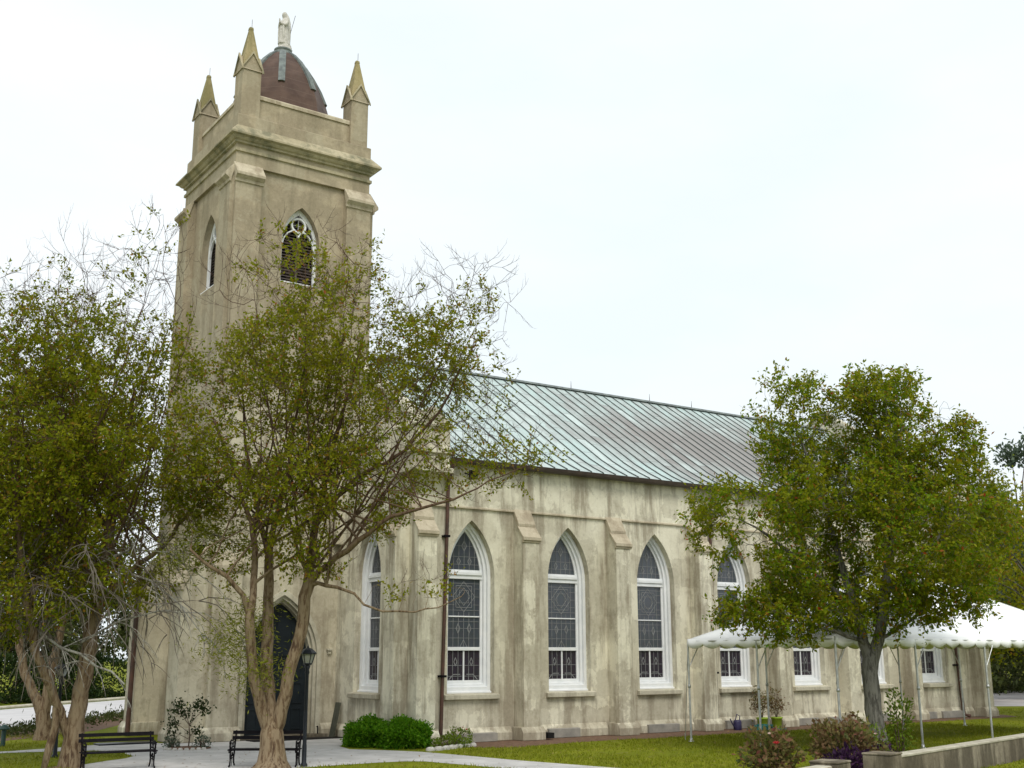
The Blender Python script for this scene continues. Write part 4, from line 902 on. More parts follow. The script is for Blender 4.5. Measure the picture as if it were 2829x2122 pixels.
for _ in range(44):
    t0, d0, z0 = rg.uniform(-2.8, 2.2), rg.uniform(-1.5, .3), rg.uniform(3.9, 6.0); v = np.array([rg.uniform(-.6, 1.0), rg.uniform(-.5, .2), rg.uniform(-.7, .25)]); a = at(B2, t0, d0, z0); pts_ = [a]
    for k in range(5): v = v+np.array([0, 0, -.09])+rg.normal(0, .13, 3); pts_.append(pts_[-1]+(AX*v[0]+AF*v[1]+np.array([0, 0, v[2]]))*.42)
    limb(pts_, rg.uniform(.012, .024), .004, 5, rg)
db.build('drooping_twigs', simple('grey_twig', (.085, .07, .055), (.17, .15, .125), 5, .85), t2)
# feathery drooping sprays hanging in front of the tower foot
rng = np.random.default_rng(12)
C_ = [at(B2, 3.9, -1.0, 2.9), at(B2, 4.3, -1.0, 3.5), at(B2, 3.3, -.9, 5.6), at(B2, 2.5, -.9, 5.0), at(B2, 4.6, -1.0, 2.3)]
B, D = [], []
for c in C_:
    n = 900; b = c+rng.normal(0, 1, (n, 3))*np.array([.42, .4, .28]); B.append(b); D.append(unit(rng.normal(0, .6, (n, 3))+np.array([.5, -.3, -.1])))
B = np.concatenate(B); D = np.concatenate(D)
quads('feathery_spray', leaf_quads(B, D, rng.uniform(.07, .15, len(B)), rng, .22), M_LFY, t2)
def loose_tree(name, label, x, y, h, w, seed, leaf_m, bark_m, group, n=9000, ls=.22, zlo=.25, stems=1, nblob=26):
    rng = np.random.default_rng(seed); root = empty(name, (x, y, 0), label, 'tree', group)
    mb = MB(); cl = []
    for k in range(nblob):
        v = unit(rng.normal(size=3)); rr = rng.uniform(.55, 1.0); z = h*(zlo+(1-zlo)*.5)+v[2]*h*(1-zlo)*.46*rr
        prof = 1-.35*max(0, (z/h-.55)/.45)
        cl.append((np.array([x+v[0]*w*.5*rr*prof, y+v[1]*w*.5*rr*prof, z]), rng.uniform(.10, .2)*w))
    for s in range(stems):
        ox = (s-(stems-1)/2)*.35; mb.tube([(x+ox*.5, y, -.05), (x+ox, y, h*.15), (x+ox*2.2+rng.normal(0, .1), y, h*.35), (x+ox*3, y, h*.7)], [h*.022+.06, h*.018+.03, h*.014+.02, .03], 9)
    for c, r in cl[:16]: mb.tube([(x, y, h*rng.uniform(.18, .5)), tuple((np.array([x, y, c[2]*.75])+c)/2), tuple(c)], [.012*h*.5, .035, .012], 5)
    mb.build('trunk', bark_m, root)
    B = []; m = n//len(cl)
    for c, r in cl: B.append(c+rng.normal(0, .5, (m, 3))*r*np.array([1, 1, .75]))
    B = np.concatenate(B); quads('crown', leaf_quads(B, unit(rng.normal(size=B.shape)), rng.uniform(.6, 1.3, len(B))*ls, rng, .6), leaf_m, root)
    return root
# second and third crepe myrtles of the left group
rng = np.random.default_rng(21); B3 = (-1.32, 9.26)
ch = [[(-1.32, 9.26, -.05, .36), (-1.32, 9.26, .4, .25), (-1.40, 9.3, .8, .2), (-1.6, 9.45, 1.3, .165), (-2.0, 9.7, 2.1, .14), (-2.3, 9.9, 3.5, .13), (-2.6, 10, 5.5, .09), (-2.7, 10, 8, .05)],
      [(-1.36, 9.28, .7, .19), (-1.32, 9.26, 1.4, .17), (-1.25, 9.2, 2.2, .15), (-1.1, 9.1, 3.6, .12), (-.8, 8.9, 6, .08), (-.6, 8.8, 8.5, .045)]]
P, par, rad = skeleton(ch, rng=rng)
A = np.concatenate([blob(rng, 900, at(B3, -.3, 0, 7.8), (3.4, 3, 3.2)), blob(rng, 400, at(B3, .2, 0, 10.6), (3.0, 2.4, 2.4)), blob(rng, 80, at(B3, .6, 0, 13.4), (1.8, 1.4, 1.8))])
P, par = colonize(P, par, A, rng, step=.3, kill=0.336, bias=(0, 0, .3), zmin=2.6)
finish_tree('crepe_myrtle', 'low-forking crepe myrtle on the grass behind the left lamp post', 'tree', (-1.32, 9.26, 0), P, par, rad, rng, M_BKM, M_LFL,
            dict(thr=.0125, nspray=5, slen=.45, nleaf=7, lsize=.125, keep=.85, bare=lambda Q, rng: rng.random(len(Q)) < np.clip((Q[:, 2]-10.5)/3.2, 0, .75)), whips=lambda p: .8 if p[2] > 11.5 else .05)
rng = np.random.default_rng(22); B5 = (-6.2, -.2)
ch = [[(-6.2, -.2, -.05, .34), (-6.2, -.2, .5, .26), (-6.1, -.2, 2, .22), (-5.9, -.1, 4.5, .15), (-5.6, 0, 7.5, .08), (-5.4, 0, 9.5, .04)], [(-6.2, -.2, 1, .15), (-6.6, -.1, 3, .12), (-6.9, .1, 6, .08), (-7, .2, 8, .04)]]
P, par, rad = skeleton(ch, rng=rng)
A = np.concatenate([blob(rng, 700, at(B5, 1.0, 0, 7.3), (2.8, 2.6, 3.0)), blob(rng, 230, at(B5, .9, 0, 10.4), (2.2, 2.0, 2.0)), blob(rng, 220, at(B5, 1.4, -.4, 4.0), (2.2, 1.6, 1.1))])
P, par = colonize(P, par, A, rng, step=.3, kill=0.336, bias=(0, 0, .22), zmin=2.6)
finish_tree('crepe_myrtle', 'leafy crepe myrtle cut off by the left edge of the picture', 'tree', (-6.2, -.2, 0), P, par, rad, rng, M_BKM, M_LFL,
            dict(thr=.0125, nspray=5, slen=.45, nleaf=7, lsize=.115, keep=.85, bare=lambda Q, rng: rng.random(len(Q)) < np.clip((Q[:, 2]-9.5)/3.2, 0, .75)), whips=lambda p: .8 if p[2] > 10.5 else .1)
# the evergreen on the right
rng = np.random.default_rng(31); B4 = (15.9, -10.6)
ch = [[(16.0, -10.64, -.05, .38), (15.98, -10.63, .25, .28), (15.93, -10.6, .9, .235), (15.9, -10.58, 1.8, .225), (15.93, -10.6, 2.5, .22)],
      [(15.95, -10.6, 2.4, .17), (15.85, -10.4, 3.3, .14), (15.7, -10.2, 4.5, .11), (15.4, -10.0, 6.0, .08), (15.0, -9.7, 8.0, .045), (14.6, -9.4, 9.6, .025)],
      [(15.97, -10.63, 2.45, .18), (16.1, -10.9, 3.4, .15), (16.3, -11.1, 4.9, .12), (16.6, -11.3, 6.8, .08), (16.9, -11.5, 9.0, .045)],
      [(16.2, -11.0, 4.2, .08), (17.0, -11.5, 5.2, .06), (18.0, -12.2, 6.4, .035)], [(15.75, -10.25, 4.0, .08), (14.8, -9.7, 5.0, .06), (13.5, -8.9, 6.2, .035)],
      [(15.96, -10.6, 2.9, .06), (15.0, -10.2, 3.3, .045), (13.8, -9.5, 3.6, .025)], [(16.05, -10.8, 3.0, .06), (17.0, -11.4, 3.7, .045), (18.1, -12.2, 4.6, .025)]]
P, par, rad = skeleton(ch, rng=rng)
A = np.concatenate([blob(rng, 950, at(B4, .2, 0, 6.0), (3.9, 3.2, 2.5)), blob(rng, 520, at(B4, .8, 0, 8.6), (2.7, 2.4, 1.9)), blob(rng, 150, at(B4, 1.0, 0, 9.9), (1.2, 1.2, 1.1)), blob(rng, 200, at(B4, -1.8, 0, 9.2), (1.2, 1.2, 1.6)),
                    blob(rng, 180, at(B4, 2.7, 0, 6.6), (1.5, 1.5, 2.2)), blob(rng, 300, at(B4, -3.5, .1, 6.3), (1.5, 1.4, 1.2)), blob(rng, 380, at(B4, -2.1, 0, 3.75), (2.4, 1.7, .8)), blob(rng, 150, at(B4, 2.0, 0, 4.1), (1.6, 1.4, .6)), blob(rng, 260, at(B4, 0, -.8, 3.7), (1.6, 1.2, .7))])
P, par = colonize(P, par, A, rng, step=.28, kill=0.320, bias=(0, 0, .18), zmin=2.4)
finish_tree('evergreen_tree', 'rounded glossy evergreen tree with grey trunk in front of the white tent', 'tree', (15.9, -10.6, 0), P, par, rad, rng, M_BKG, M_LFH,
            dict(thr=.013, nspray=7, slen=.42, nleaf=8, lsize=.125, keep=1.0, up=.2, clump=(.74, 1.6, .6)))
print('holly', len(P))
# background trees
GB = 'trees beyond the church'
loose_tree('leafy_tree', 'olive green tree beyond the right end of the church, behind the tent', 37.5, -3.5, 10.2, 11.0, 41, M_LFM, M_BKG, GB, 26000, .17, .22)
loose_tree('tall_tree', 'tall thin grey-green tree far off at the right edge', 46, 3.0, 14.5, 5.5, 42, M_LFQ, M_BKD, GB, 9000, .26, .3)
for i, (x, y, h, w, lab) in enumerate([(52, 12, 9, 9, 'dark bushy tree beyond the gravel drive, nearest the church corner'), (58, 10, 12, 9, 'dark tall bushy tree beyond the gravel drive, behind the tent'),
                                       (66, 14, 10, 10, 'broad dark tree at the far side of the gravel drive'), (75, 24, 14, 12, 'high dark tree where the gravel drive ends')]):
    loose_tree('bushy_tree', lab, x, y, h, w, 50+i, M_LFB, M_BKD, GB, 8000, .35, .06)
GL = 'trees across the road at the left'
for i, (x, y, h, w, lab) in enumerate([(1.5, 46, 8, 7, 'dark round tree across the road, leftmost behind the tan trunks'), (6.5, 49, 9.5, 8, 'dark full tree across the road, seen between the left trunks'),
                                       (12, 54, 9, 8, 'dark tree across the road, just left of the tower foot'), (-3, 41, 8, 7, 'dark tree across the road, at the left picture edge'), (18, 60, 10, 9, 'dark tree across the road, hidden mostly by the tower')]):
    loose_tree('roadside_tree', lab, x, y, h, w, 70+i, M_LFB, M_BKD, GL, 8000, .32, .1)

# ---------------------------------------------------------------- shrubs and small plants
def shrub(name, label, cat, c, rad, n, ls, m, seed, group=None, stem=M_BKD, hollow=.75, lump=.16, flat=.62, flowers=None, aspect=.45, nst=7):
    rng = np.random.default_rng(seed); root = empty(name, (c[0], c[1], 0), label, cat, group)
    st = MB()
    for k in range(nst):
        a = 2*math.pi*k/nst; st.tube([(c[0]+.08*math.cos(a), c[1]+.08*math.sin(a), -.02), (c[0]+rad[0]*.3*math.cos(a), c[1]+rad[1]*.3*math.sin(a), rad[2]*.7), (c[0]+rad[0]*.62*math.cos(a), c[1]+rad[1]*.62*math.sin(a), rad[2]*1.35)], [.022, .014, .006], 5)
    st.build('stems', stem, root)
    v = unit(rng.normal(size=(n, 3))); lb = 1+lump*np.sin(v[:, 0]*5+seed)*np.cos(v[:, 1]*6)+lump*.8*np.sin(v[:, 2]*7+v[:, 0]*4+seed)
    B = v*(rng.uniform(hollow**3, 1, (n, 1))**(1/3))*lb[:, None]*np.array(rad)+np.array([c[0], c[1], rad[2]*flat+.0]); B[:, 2] = np.abs(B[:, 2]); B += rng.normal(0, .03, B.shape); B[:, 2] = np.maximum(B[:, 2], .02)
    D = unit(v*.8+rng.normal(0, .7, v.shape)+np.array([0, 0, .3]))
    quads('foliage', leaf_quads(B, D, rng.uniform(.6, 1.3, n)*ls, rng, aspect), m, root)
    if flowers:
        for (x, y, z, r, fm) in flowers:
            f = MB()
            for k in range(9):
                a = 2*math.pi*k/9*1.6; t = .4+.6*(k/9)
                f.add([(x, y, z-r*.4), (x+r*t*math.cos(a-.5), y+r*t*math.sin(a-.5), z+r*.3*(1-t)), (x+r*1.1*t*math.cos(a), y+r*1.1*t*math.sin(a), z+r*.7*(1.2-t)), (x+r*t*math.cos(a+.5), y+r*t*math.sin(a+.5), z+r*.3*(1-t))], [(0, 1, 2, 3)])
            f.build('flower', fm, root)
    return root
shrub('boxwood_shrub', 'clipped bright green boxwood mound under the narrow west window', 'shrub', (6.0, .35), (.70, .70, .48), 13000, .085, M_LFX, 1, 'clipped mounds at the church corner', hollow=.5, lump=.13, aspect=.6)
shrub('boxwood_shrub', 'clipped bright green boxwood mound right in front of the corner buttress', 'shrub', (6.62, -.75), (.80, .78, .50), 15000, .085, M_LFX, 2, 'clipped mounds at the church corner', hollow=.5, lump=.13, aspect=.6)
shrub('hydrangea', 'small leafy plant with reddish bloom at the foot of the corner downpipe', 'plant', (8.55, -.75), (.42, .3, .3), 420, .10, M_LFG, 3, flowers=[(8.6, -.9, .52, .06, M_PINK), (8.8, -.8, .45, .05, M_RED)])
shrub('low_plant', 'low loose green plant spilling from the boxwood onto the edging stones', 'plant', (7.75, -1.6), (.6, .35, .2), 700, .09, M_LFG, 9)
# stone edging
for i in range(7):
    a = MB(); x = 6.6+.32*i; y = -2.35+.12*i-.05*math.sin(i); rr = .15+.03*math.sin(i*3)
    a.loft([[(x+rr*s*math.cos(t)*(1+.12*math.sin(3*t+i)), y+rr*.6*s*math.sin(t), z) for t in (2*math.pi*k/10 for k in range(10))] for s, z in ((.9, -.02), (1.0, .04), (.85, .09), (.4, .115))], 0, True)
    tag(a.build('edging_stone', M_ROCK, None, 0, (x, y, 0)), 'rounded pale edging stone in the row along the path beside the boxwood', 'stone', 'edging stones by the path')
# rose standard with ring of low plants at the tower
rng = np.random.default_rng(17); rs = empty('rose_bush', (1.28, 2.75, 0), 'spindly leafy rose bush in a small round bed at the tower foot', 'plant')
mb = MB(); mb.tube([(1.28, 2.75, -.02), (1.3, 2.74, .35), (1.26, 2.76, .7)], [.022, .018, .014], 6)
tips = []
for a, z in ((-.42, 1.1), (-.3, 1.28), (-.1, 1.0), (.2, 1.2), (.34, 1.26), (.46, 1.1), (-.5, .75), (.25, .5), (-.45, .45)):
    e = np.array([1.26, 2.76, z])+AX*a; mb.tube([(1.27, 2.75, min(.68, z*.6)), tuple((np.array([1.26, 2.76, z*.85])+AX*a*.5)), tuple(e)], [.011, .008, .004], 5); tips.append(e)
mb.build('stems', M_BKD, rs)
B = np.concatenate([t+rng.normal(0, .1, (85, 3)) for t in tips]); quads('foliage', leaf_quads(B, unit(rng.normal(size=B.shape)), rng.uniform(.06, .12, len(B)), rng, .55), M_LFD, rs)
shrub('low_plant', 'low grey-green tuft at the left of the small rose bed', 'plant', (.85, 3.0), (.22, .2, .2), 380, .07, M_LFQ, 5)
shrub('low_plant', 'low grey-green tuft at the right of the small rose bed', 'plant', (1.62, 2.5), (.22, .2, .2), 380, .07, M_LFQ, 6)
bd = MB(); bd.lathe((1.25, 2.72, 0), [(.68, .006), (.66, .03), (.4, .05), (.02, .055)], 20); tag(bd.build('flower_bed', M_MULCH), kind='structure')
for i in range(8):
    t = math.pi*1.08+i*.235; x, y = 1.25+.74*math.cos(t), 2.72+.74*math.sin(t); a = MB(); rr = .08
    a.loft([[(x+rr*s*math.cos(q_), y+rr*.7*s*math.sin(q_), z) for q_ in (2*math.pi*k/8 for k in range(8))] for s, z in ((.9, 0), (1, .03), (.6, .07))], 0, True)
    tag(a.build('edging_stone', M_ROCK, None, 0, (x, y, 0)), 'small pale stone in the curved edging of the rose bed', 'stone', 'edging stones of the rose bed')
# rose bushes behind the low wall
shrub('rose_bush', 'tall loose rose bush with one red bloom behind the gap in the low wall', 'shrub', (8.7, -13.5), (.72, .6, .58), 1500, .13, M_LFR, 11, 'rose bushes behind the low wall', hollow=.15, lump=.25, flat=.85, flowers=[(8.4, -13.95, .8, .09, M_RED), (8.25, -13.9, 1.0, .05, M_PINK)], aspect=.6)
shrub('rose_bush', 'wide rose bush with reddish young leaves beside the wall end pier', 'shrub', (11.6, -13.1), (.95, .75, .62), 2100, .13, M_LFR, 12, 'rose bushes behind the low wall', hollow=.15, lump=.25, flat=.85, flowers=[(11.9, -13.8, .85, .05, M_PINK)], aspect=.6)
shrub('purple_heart', 'deep purple low foliage filling the gap between the wall piers', 'plant', (10.3, -14.2), (.6, .4, .36), 900, .15, M_LFP, 13, hollow=.2, aspect=.35)
shrub('purple_heart', 'purple low foliage at the foot of the evergreen trunk', 'plant', (13.0, -12.9), (.5, .35, .32), 500, .15, M_LFP, 14, hollow=.2, aspect=.35)
shrub('weed_clump', 'yellow-green weeds growing up against the evergreen trunk', 'plant', (16.55, -10.9), (.42, .4, .95), 750, .11, M_LFG, 15, hollow=.15, flat=.8, aspect=.5)
shrub('weed_clump', 'yellow-green weeds in front of the evergreen trunk, beside the roses', 'plant', (14.0, -11.9), (.6, .5, .55), 600, .11, M_LFG, 16, hollow=.15, flat=.8, aspect=.5)
# dark hedges
for i, (x, y) in enumerate([(-3.2, 36.8), (.6, 40.2), (4.4, 43.6), (8.2, 47.0), (12.0, 50.5)]):
    shrub('hedge_shrub', ['dark hedge shrub across the road at the left picture edge', 'dark hedge shrub across the road left of the forked trunk', 'dark hedge shrub across the road behind the left lamp post', 'dark hedge shrub across the road right of the thick trunk', 'dark hedge shrub across the road beside the tower foot'][i], 'shrub', (x, y), (2.7, 2.0, 1.7), 5000, .22, M_LFD, 30+i, 'dark hedge across the road', hollow=.8)
for i, (x, y) in enumerate([(50, 9.0), (56, 8.0), (63, 10.5)]):
    shrub('hedge_shrub', ['dark shrub beyond the gravel drive by the church corner', 'dark shrub beyond the gravel drive under the tent edge', 'dark shrub beyond the gravel drive at the right picture edge'][i], 'shrub', (x+14, y+12), (5.0, 3.5, 2.4), 5000, .3, M_LFB, 40+i, 'shrubs beyond the gravel drive', hollow=.8)
rng = np.random.default_rng(77); t_ = rng.uniform(0, 1, 2600); Bv = np.stack([-3.5+t_*11+rng.normal(0, .5, 2600), 10.0+t_*15.5+rng.normal(0, .5, 2600), np.abs(rng.normal(0, .16, 2600))], 1)
tag(quads('undergrowth', leaf_quads(Bv, unit(rng.normal(size=Bv.shape)+np.array([0, 0, .8])), rng.uniform(.1, .22, len(Bv)), rng, .4), M_LFB), kind='stuff')

rng = np.random.default_rng(99); n_ = 2600; L_ = np.stack([rng.uniform(-6, 26, n_), rng.uniform(-15, 3, n_), np.full(n_, .012)], 1); L_ = L_[rng.random(n_) < .25+.75*np.exp(-((L_[:, 0]-.6)**2+(L_[:, 1]+5)**2)/14)]
M_LIT = leafmat('fallen_leaf', [(0, (.16, .09, .03)), (.6, (.28, .17, .06)), (1, (.32, .12, .05))], (.2, .13, .05), .1)
L_ = L_[~((L_[:, 0] > 1.4) & (L_[:, 1] > 2))]
tag(quads('leaf_litter', leaf_quads(L_, unit(np.stack([rng.normal(size=len(L_)), rng.normal(size=len(L_)), rng.normal(0, .12, len(L_))], 1)), rng.uniform(.05, .09, len(L_)), rng, .55, 3), M_LIT), kind='stuff')
# ---------------------------------------------------------------- tent
TA, TB, TC, TD, TP = (15.2, -4.0), (15.2, -10.0), (29.5, -10.0), (29.5, -4.0), (22.35, -7.0)
EZ, PZ = 3.16, 5.6
tent = empty('canopy_tent', (22.35, -7, 0), 'large white canopy tent with scalloped edge on steel poles beside the church', 'tent')
cv = MB()
def panel(a, b):
    n, m = 22, 12; V = []
    for j in range(m+1):
        t = j/m; w = 1-t
        for i in range(n+1):
            s = i/n; ex, ey = a[0]+(b[0]-a[0])*s, a[1]+(b[1]-a[1])*s
            sag = -.17*math.sin(math.pi*s)*math.sin(math.pi*t)-.03*math.sin(math.pi*t)
            wr = .018*math.sin(s*26+t*5)*math.sin(math.pi*t)
            V.append((ex+(TP[0]-ex)*t, ey+(TP[1]-ey)*t, EZ+(PZ-EZ)*t+sag+wr))
    cv.add(V, [(j*(n+1)+i, j*(n+1)+i+1, (j+1)*(n+1)+i+1, (j+1)*(n+1)+i) for j in range(m) for i in range(n)], 0, True)
for a, b in ((TA, TB), (TB, TC), (TC, TD), (TD, TA)): panel(a, b)
cvo = cv.build('canopy', M_TENT, tent); sd_ = cvo.modifiers.new('thickness', 'SOLIDIFY'); sd_.thickness = .006
va = MB()
for (a, b), N in (((TA, TB), (-1, 0)), ((TB, TC), (0, -1)), ((TC, TD), (1, 0)), ((TD, TA), (0, 1))):
    L = math.hypot(b[0]-a[0], b[1]-a[1]); ns = max(6, round(L/.72)); K = ns*8; V = []
    for i in range(K+1):
        s = i/K; ph = (i % 8)/8 if i < K else 0; drop = .17+.12*math.sin(math.pi*ph)**.7; wv = .02*math.sin(i*.9)+.015*math.sin(i*.37)
        x, y = a[0]+(b[0]-a[0])*s, a[1]+(b[1]-a[1])*s
        V += [(x+N[0]*.012, y+N[1]*.012, EZ+.015), (x+N[0]*(.03+wv), y+N[1]*(.03+wv), EZ-.13), (x+N[0]*(.02+wv*1.7), y+N[1]*(.02+wv*1.7), EZ-drop)]
    va.add(V, [(3*i+k, 3*i+3+k, 3*i+4+k, 3*i+1+k) for i in range(K) for k in (0, 1)], 0, True)
vo_ = va.build('valance', M_TENT, tent); sd_ = vo_.modifiers.new('thickness', 'SOLIDIFY'); sd_.thickness = .006
fr = MB()
for a, b in ((TA, TB), (TB, TC), (TC, TD), (TD, TA), (TA, TP), (TB, TP), (TC, TP), (TD, TP)):
    zb_ = PZ-.12 if b is TP else EZ-.06; fr.tube([(a[0], a[1], EZ-.06), ((a[0]+b[0])/2, (a[1]+b[1])/2, (EZ-.06+zb_)/2-(.2 if b is TP else 0)), (b[0], b[1], zb_)], .028, 6)
fr.build('roof_frame', M_STEEL, tent)
for (x, y) in [(15.2, -4), (15.2, -7), (15.2, -10), (18.75, -10), (22.2, -10), (25.8, -10), (29.5, -10), (18.75, -4), (22.3, -4), (25.8, -4), (29.5, -4), (29.5, -7)]:
    p = MB(); p.tube([(x, y, 0), (x, y, EZ-.06)], .034, 10); p.lathe((x, y, 0), [(.09, .006), (.09, .02), (.045, .03), (.045, .12)], 10); p.lathe((x, y, 0), [(.036, 1.65), (.052, 1.66), (.052, 1.74), (.036, 1.75)], 10)
    po = p.build('pole', M_STEEL, tent)
    for dx, dy in (((.55, 0) if x < 25 else (-.55, 0)), ):
        b = MB(); b.tube([(x, y, 2.25), (x+dx, y+dy, EZ-.07)], .018, 6); b.build('brace', M_STEEL, po)
gy = MB(); gy.tube([(15.2, -4, 3.05), (15.55, -3.35, .02)], .012, 5); gy.tube([(15.55, -3.35, -.05), (15.55, -3.35, .22)], .02, 6); gy.build('guy_rope', M_STEEL, tent)

# ---------------------------------------------------------------- low wall, lamps, benches and small things
def lowwall(name, label, a, b, h, w=.32, pier=None):
    a, b = Vector((*a, 0)), Vector((*b, 0)); d = (b-a).normalized(); n = Vector((d.y, -d.x, 0)); L = (b-a).length; F = FR(a, d, n)
    root = empty(name, a, label, 'wall', 'low churchyard walls')
    m = MB(); m.prof(F, [(-w/2, -.05), (w/2, -.05), (w/2, h-.05), (-w/2, h-.05)], 0, L); m.build('wall_body', M_CONC, root)
    c = MB(); k = int(L/1.9)+1
    for i in range(k): c.prof(F, [(-w/2-.015, h-.055), (w/2+.015, h-.055), (w/2+.015, h-.01), (w/2-.02, h), (-w/2+.02, h), (-w/2-.015, h-.01)], L*i/k+.004, L*(i+1)/k-.004)
    c.build('coping', M_CTOP, root, .008)
    if pier is not None:
        p = MB(); p.box(F, pier-.3, pier+.3, -.3, .3, -.05, h+.03); p.box(F, pier-.315, pier+.315, -.315, .315, h+.03, h+.075); p.build('end_pier', M_CONC, root, .02)
lowwall('low_wall', 'long stained concrete wall with end pier running off to the right below the tent', (9.75, -15.8), (40, -8.0), .6, pier=-.3)
lowwall('low_wall', 'short stained concrete wall piece ending in a pier left of the rose gap', (7.75, -15.95), (2.0, -17.6), .53, pier=-.0)
def lamp(x, y, label, s=1.0):
    root = empty('lamp_post', (x, y, 0), label, 'lamp post', 'lamp posts by the path')
    p = MB(); p.lathe((x, y, 0), [(.09, 0), (.09, .05), (.06, .1), (.055, .5), (.048, .55), (.042, 2.2), (.06, 2.25), (.045, 2.32), (.075, 2.4), (.05, 2.44)], 14); p.build('post', M_POST, root)
    l = MB(); sq = lambda r, z: [(x+r*math.cos(math.pi/6+math.pi/3*k), y+r*math.sin(math.pi/6+math.pi/3*k), z) for k in range(6)]
    l.loft([sq(.07, 2.42), sq(.115, 2.46), sq(.115, 2.485)], 0, False)
    for k in range(6):
        a, b = sq(.11, 2.48)[k], sq(.185, 2.72)[k]; l.tube([a, b], .012, 5)
    hd = l.build('lantern_frame', M_POST, root)
    g = MB(); g.loft([sq(.10, 2.485), sq(.175, 2.715)], 0, False); g.build('lantern_glass', M_LGL, hd)
    c = MB(); c.loft([sq(.215, 2.705), sq(.215, 2.735), sq(.15, 2.80), sq(.08, 2.845), sq(.03, 2.86)], 0, False); c.lathe((x, y, 0), [(.02, 2.85), (.03, 2.88), (.012, 2.905), (.004, 2.95)], 8); c.build('lantern_cap', M_POST, hd)
    bl = MB(); bl.lathe((x, y, 0), [(.02, 2.49), (.03, 2.52), (.025, 2.62), (.005, 2.65)], 8); bl.build('bulb', M_WHITE, hd); root.scale = (1, 1, s)
lamp(1.57, -4.72, 'black lamp post with glass lantern standing before the tower door')
lamp(-2.74, 1.85, 'black lamp post with glass lantern half hidden by the left tree trunks', .86)
def bench(cx, cy, axis, face, L, label):
    root = empty('park_bench', (cx, cy, 0), label, 'bench', 'iron benches on the paving')
    ax, fc = Vector((*axis, 0)).normalized(), Vector((*face, 0)).normalized()
    P = lambda a, f, z: Vector((cx, cy, 0))+ax*a+fc*f+Vector((0, 0, z)); F = lambda u, w, z: tuple(P(u, w, z))
    for s in (-1, 1):
        e = MB(); a = s*(L/2-.06)
        T = lambda pts, r=.017: e.tube([P(a, f, z) for f, z in pts], r, 6)
        T([(.34, .01), (.27, .06), (.24, .16), (.27, .27), (.25, .37), (.28, .41)], .02); T([(-.22, .01), (-.14, .08), (-.11, .2), (-.15, .3), (-.17, .42), (-.22, .6), (-.29, .84)], .02)
        T([(.33, .40), (.2, .385), (0, .385), (-.17, .41)], .02); T([(.24, .17), (.1, .22), (-.04, .2), (-.12, .2)], .013); T([(.26, .3), (.14, .24), (.06, .34), (-.05, .25), (-.14, .33)], .012)
        T([(.30, .41), (.34, .5), (.31, .6), (.22, .64), (.05, .62), (-.1, .64), (-.23, .66)], .018); T([(.31, .6), (.36, .61), (.37, .56), (.33, .54)], .013)
        for fc_, zc_, r_ in ((.2, .51, .07), (.06, .51, .06), (-.08, .52, .065), (.06, .29, .05)):
            T([(fc_+r_*math.cos(t), zc_+r_*math.sin(t)) for t in [2*math.pi*k/10 for k in range(11)]], .010)
        T([(.36, .01), (.38, .03), (.35, .05)], .014); T([(.33, .40), (.40, .41), (.42, .37), (.39, .35)], .016)
        T([(.12, .02), (.07, .12), (.06, .22)], .009)
        e.build('end_frame', M_IRON, root)
    st = MB()
    for k in range(5): st.box(F, -L/2, L/2, -.14+.1*k, -.14+.1*k+.075, .405-.006*abs(2-k), .435-.006*abs(2-k))
    st.build('seat', M_IRON, root, .005)
    bk = MB()
    for z, f in ((.79, -.275), (.665, -.235)): bk.prof(F, [(f, z-.04), (f+.03, z-.035), (f+.01, z+.045), (f-.02, z+.04)], -L/2-.02, L/2+.02)
    bk.build('backrest', M_IRON, root, .005)
bench(-2.35, -2.55, (.997, -.08), (-.08, -.997), 1.75, 'black cast-iron bench beside the thick left tree trunk')
bench(.86, -4.0, (.823, -.568), (-.568, -.823), 1.75, 'black cast-iron bench partly behind the main multi-stemmed tree')
pk = MB(); F = FR((6.82, 4.55, 0), (0, 1, 0), (-1, 0, 0)); a = math.atan2(.33, 1.13)
pk.add([(6.80, 4.40, .01), (6.80, 4.72, .01), (7.05, 4.78, 1.14), (7.05, 4.46, 1.14), (6.86, 4.40, .0), (6.86, 4.72, .0), (7.11, 4.78, 1.13), (7.11, 4.46, 1.13)], [(0, 1, 2, 3), (7, 6, 5, 4), (0, 4, 5, 1), (1, 5, 6, 2), (2, 6, 7, 3), (3, 7, 4, 0)])
M_PLANK = simple('grey_plank', (.055, .058, .042), (.085, .088, .065), 6, .8, .3, stretch=(1, 1, .3))
tag(pk.build('plank', M_PLANK, None, .006, (6.86, 4.55, 0)), 'dark grey plank leaning on the church wall right of the door', 'plank')
mt = MB(); mt.box(FW, TX-1.4, TX+1.9, TY-3.75, TY-3.05, .006, .03); tag(mt.build('strip', M_BLK, None, .004, (TX, TY-3.4, .006)), 'long dark doormat on the paving in front of the tower door', 'strip')  # thin near-black box lying flat along the front of the doorstep
mt = MB(); mt.box(FW, -.6, 1.2, 5.35, 6.0, .006, .05); tag(mt.build('dark_slab', M_POST, None, .004, (.3, 5.7, .006)), 'dark mat lying on the paving behind the left bench', 'slab')  # low dark box lying flat on the paving west of the tower
bt = MB(); bt.tube([tuple(FTS(1.25, .25, .0)), tuple(FTS(1.25, .25, .32)), tuple(FTS(1.22, .25, .36))], [.03, .025, .04], 8); tag(bt.build('garden_tap', M_IRON, None, 0, FTS(1.25, .25, 0)), 'small rusty standpipe beside the door jamb', 'tap')
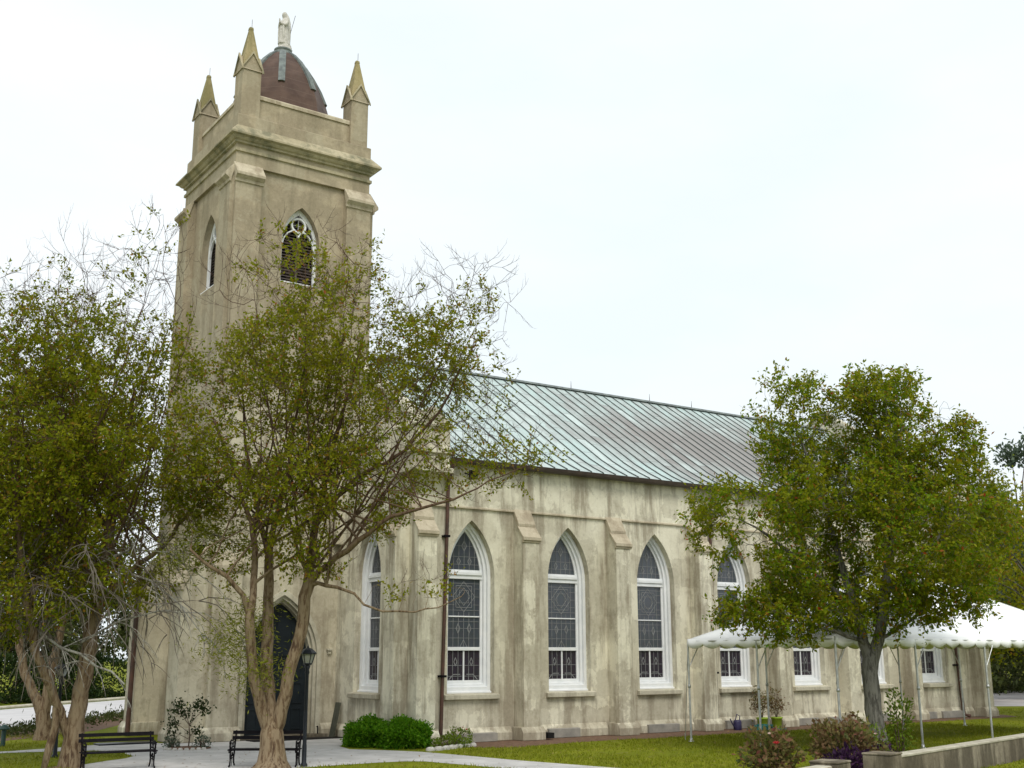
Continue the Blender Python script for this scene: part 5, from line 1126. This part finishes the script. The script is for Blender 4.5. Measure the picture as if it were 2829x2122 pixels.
def potted(x, y, label, seed):
    M_POT = bpy.data.materials.get('lime_pot') or simple('lime_pot', (.28, .42, .03), (.36, .52, .05), 3, .4)
    root = empty('potted_plant', (x, y, 0), label, 'potted plant', 'lime green pots by the wall')
    p = MB(); p.lathe((x, y, 0), [(.15, .0), (.16, .02), (.2, .36), (.225, .37), (.225, .42), (.19, .42), (.17, .33), (.02, .33)], 18); p.build('pot', M_POT, root)
    rng = np.random.default_rng(seed); s = MB(); B = []
    for k in range(9):
        a = rng.uniform(0, 6.28); e = np.array([x+.32*math.cos(a)*rng.uniform(.4, 1), y+.32*math.sin(a)*rng.uniform(.4, 1), rng.uniform(.75, 1.35)])
        s.tube([(x, y, .33), (x+(e[0]-x)*.4, y+(e[1]-y)*.4, .7), tuple(e)], [.012, .009, .004], 5); B.append(e+rng.normal(0, .12, (55, 3)))
    s.build('stems', M_BKD, root); B = np.concatenate(B); quads('foliage', leaf_quads(B, unit(rng.normal(size=B.shape)), rng.uniform(.06, .12, len(B)), rng, .45), M_LFR, root)
potted(21.75, -.85, 'lime green pot with dark leafy stems, left of the pair by the church wall', 1); potted(22.4, -.95, 'lime green pot with dark leafy stems, right of the pair by the church wall', 2)
M_CAN = simple('indigo_plastic', (.03, .025, .07), (.045, .04, .10), 5, .4)
wc = MB(); x, y = 20.55, -.75; wc.lathe((x, y, 0), [(.14, .006), (.15, .03), (.15, .3), (.12, .36), (.1, .36)], 16); wc.tube([(x-.14, y, .1), (x-.3, y, .3), (x-.36, y, .42)], [.03, .022, .02], 8); wc.tube([(x+.1, y, .34), (x+.14, y, .5), (x-.02, y, .56), (x-.1, y, .36)], .018, 8)
wco = wc.build('watering_can', M_CAN, None, 0, (x, y, 0)); tag(wco, 'dark purple watering can standing by the church wall', 'watering can')
M_HOSE = simple('teal_hose', (.010, .11, .11), (.02, .17, .16), 6, .45)
hs = MB(); pts = [(21.0+.48*(1+.06*math.sin(t*3))*math.cos(t)+.008*t, -1.35+.30*math.sin(t), .03+.012*t*.5) for t in [k*.3 for k in range(90)]]
pts += [(21.9, -1.6, .03), (22.3, -1.5, .03)]; hs.tube(pts, .018, 6); tag(hs.build('garden_hose', M_HOSE, None, 0, (21, -1.3, 0)), 'coiled teal garden hose lying on the mulch by the wall', 'hose')
bo = MB(); bo.lathe((-3.05, 6.9, 0), [(.07, 0), (.07, .45), (.05, .5)], 12); bod = empty('path_light', (-3.05, 6.9, 0), 'small green mushroom-shaped path light on the grass at the left edge', 'path light')
bo.build('stem', simple('green_metal', (.02, .05, .045), (.035, .08, .07), 5, .5), bod); cp_ = MB(); cp_.lathe((-3.05, 6.9, 0), [(.05, .48), (.18, .5), (.17, .54), (.08, .62), (.01, .65)], 16); cp_.build('hood', bpy.data.materials['green_metal'], bod)
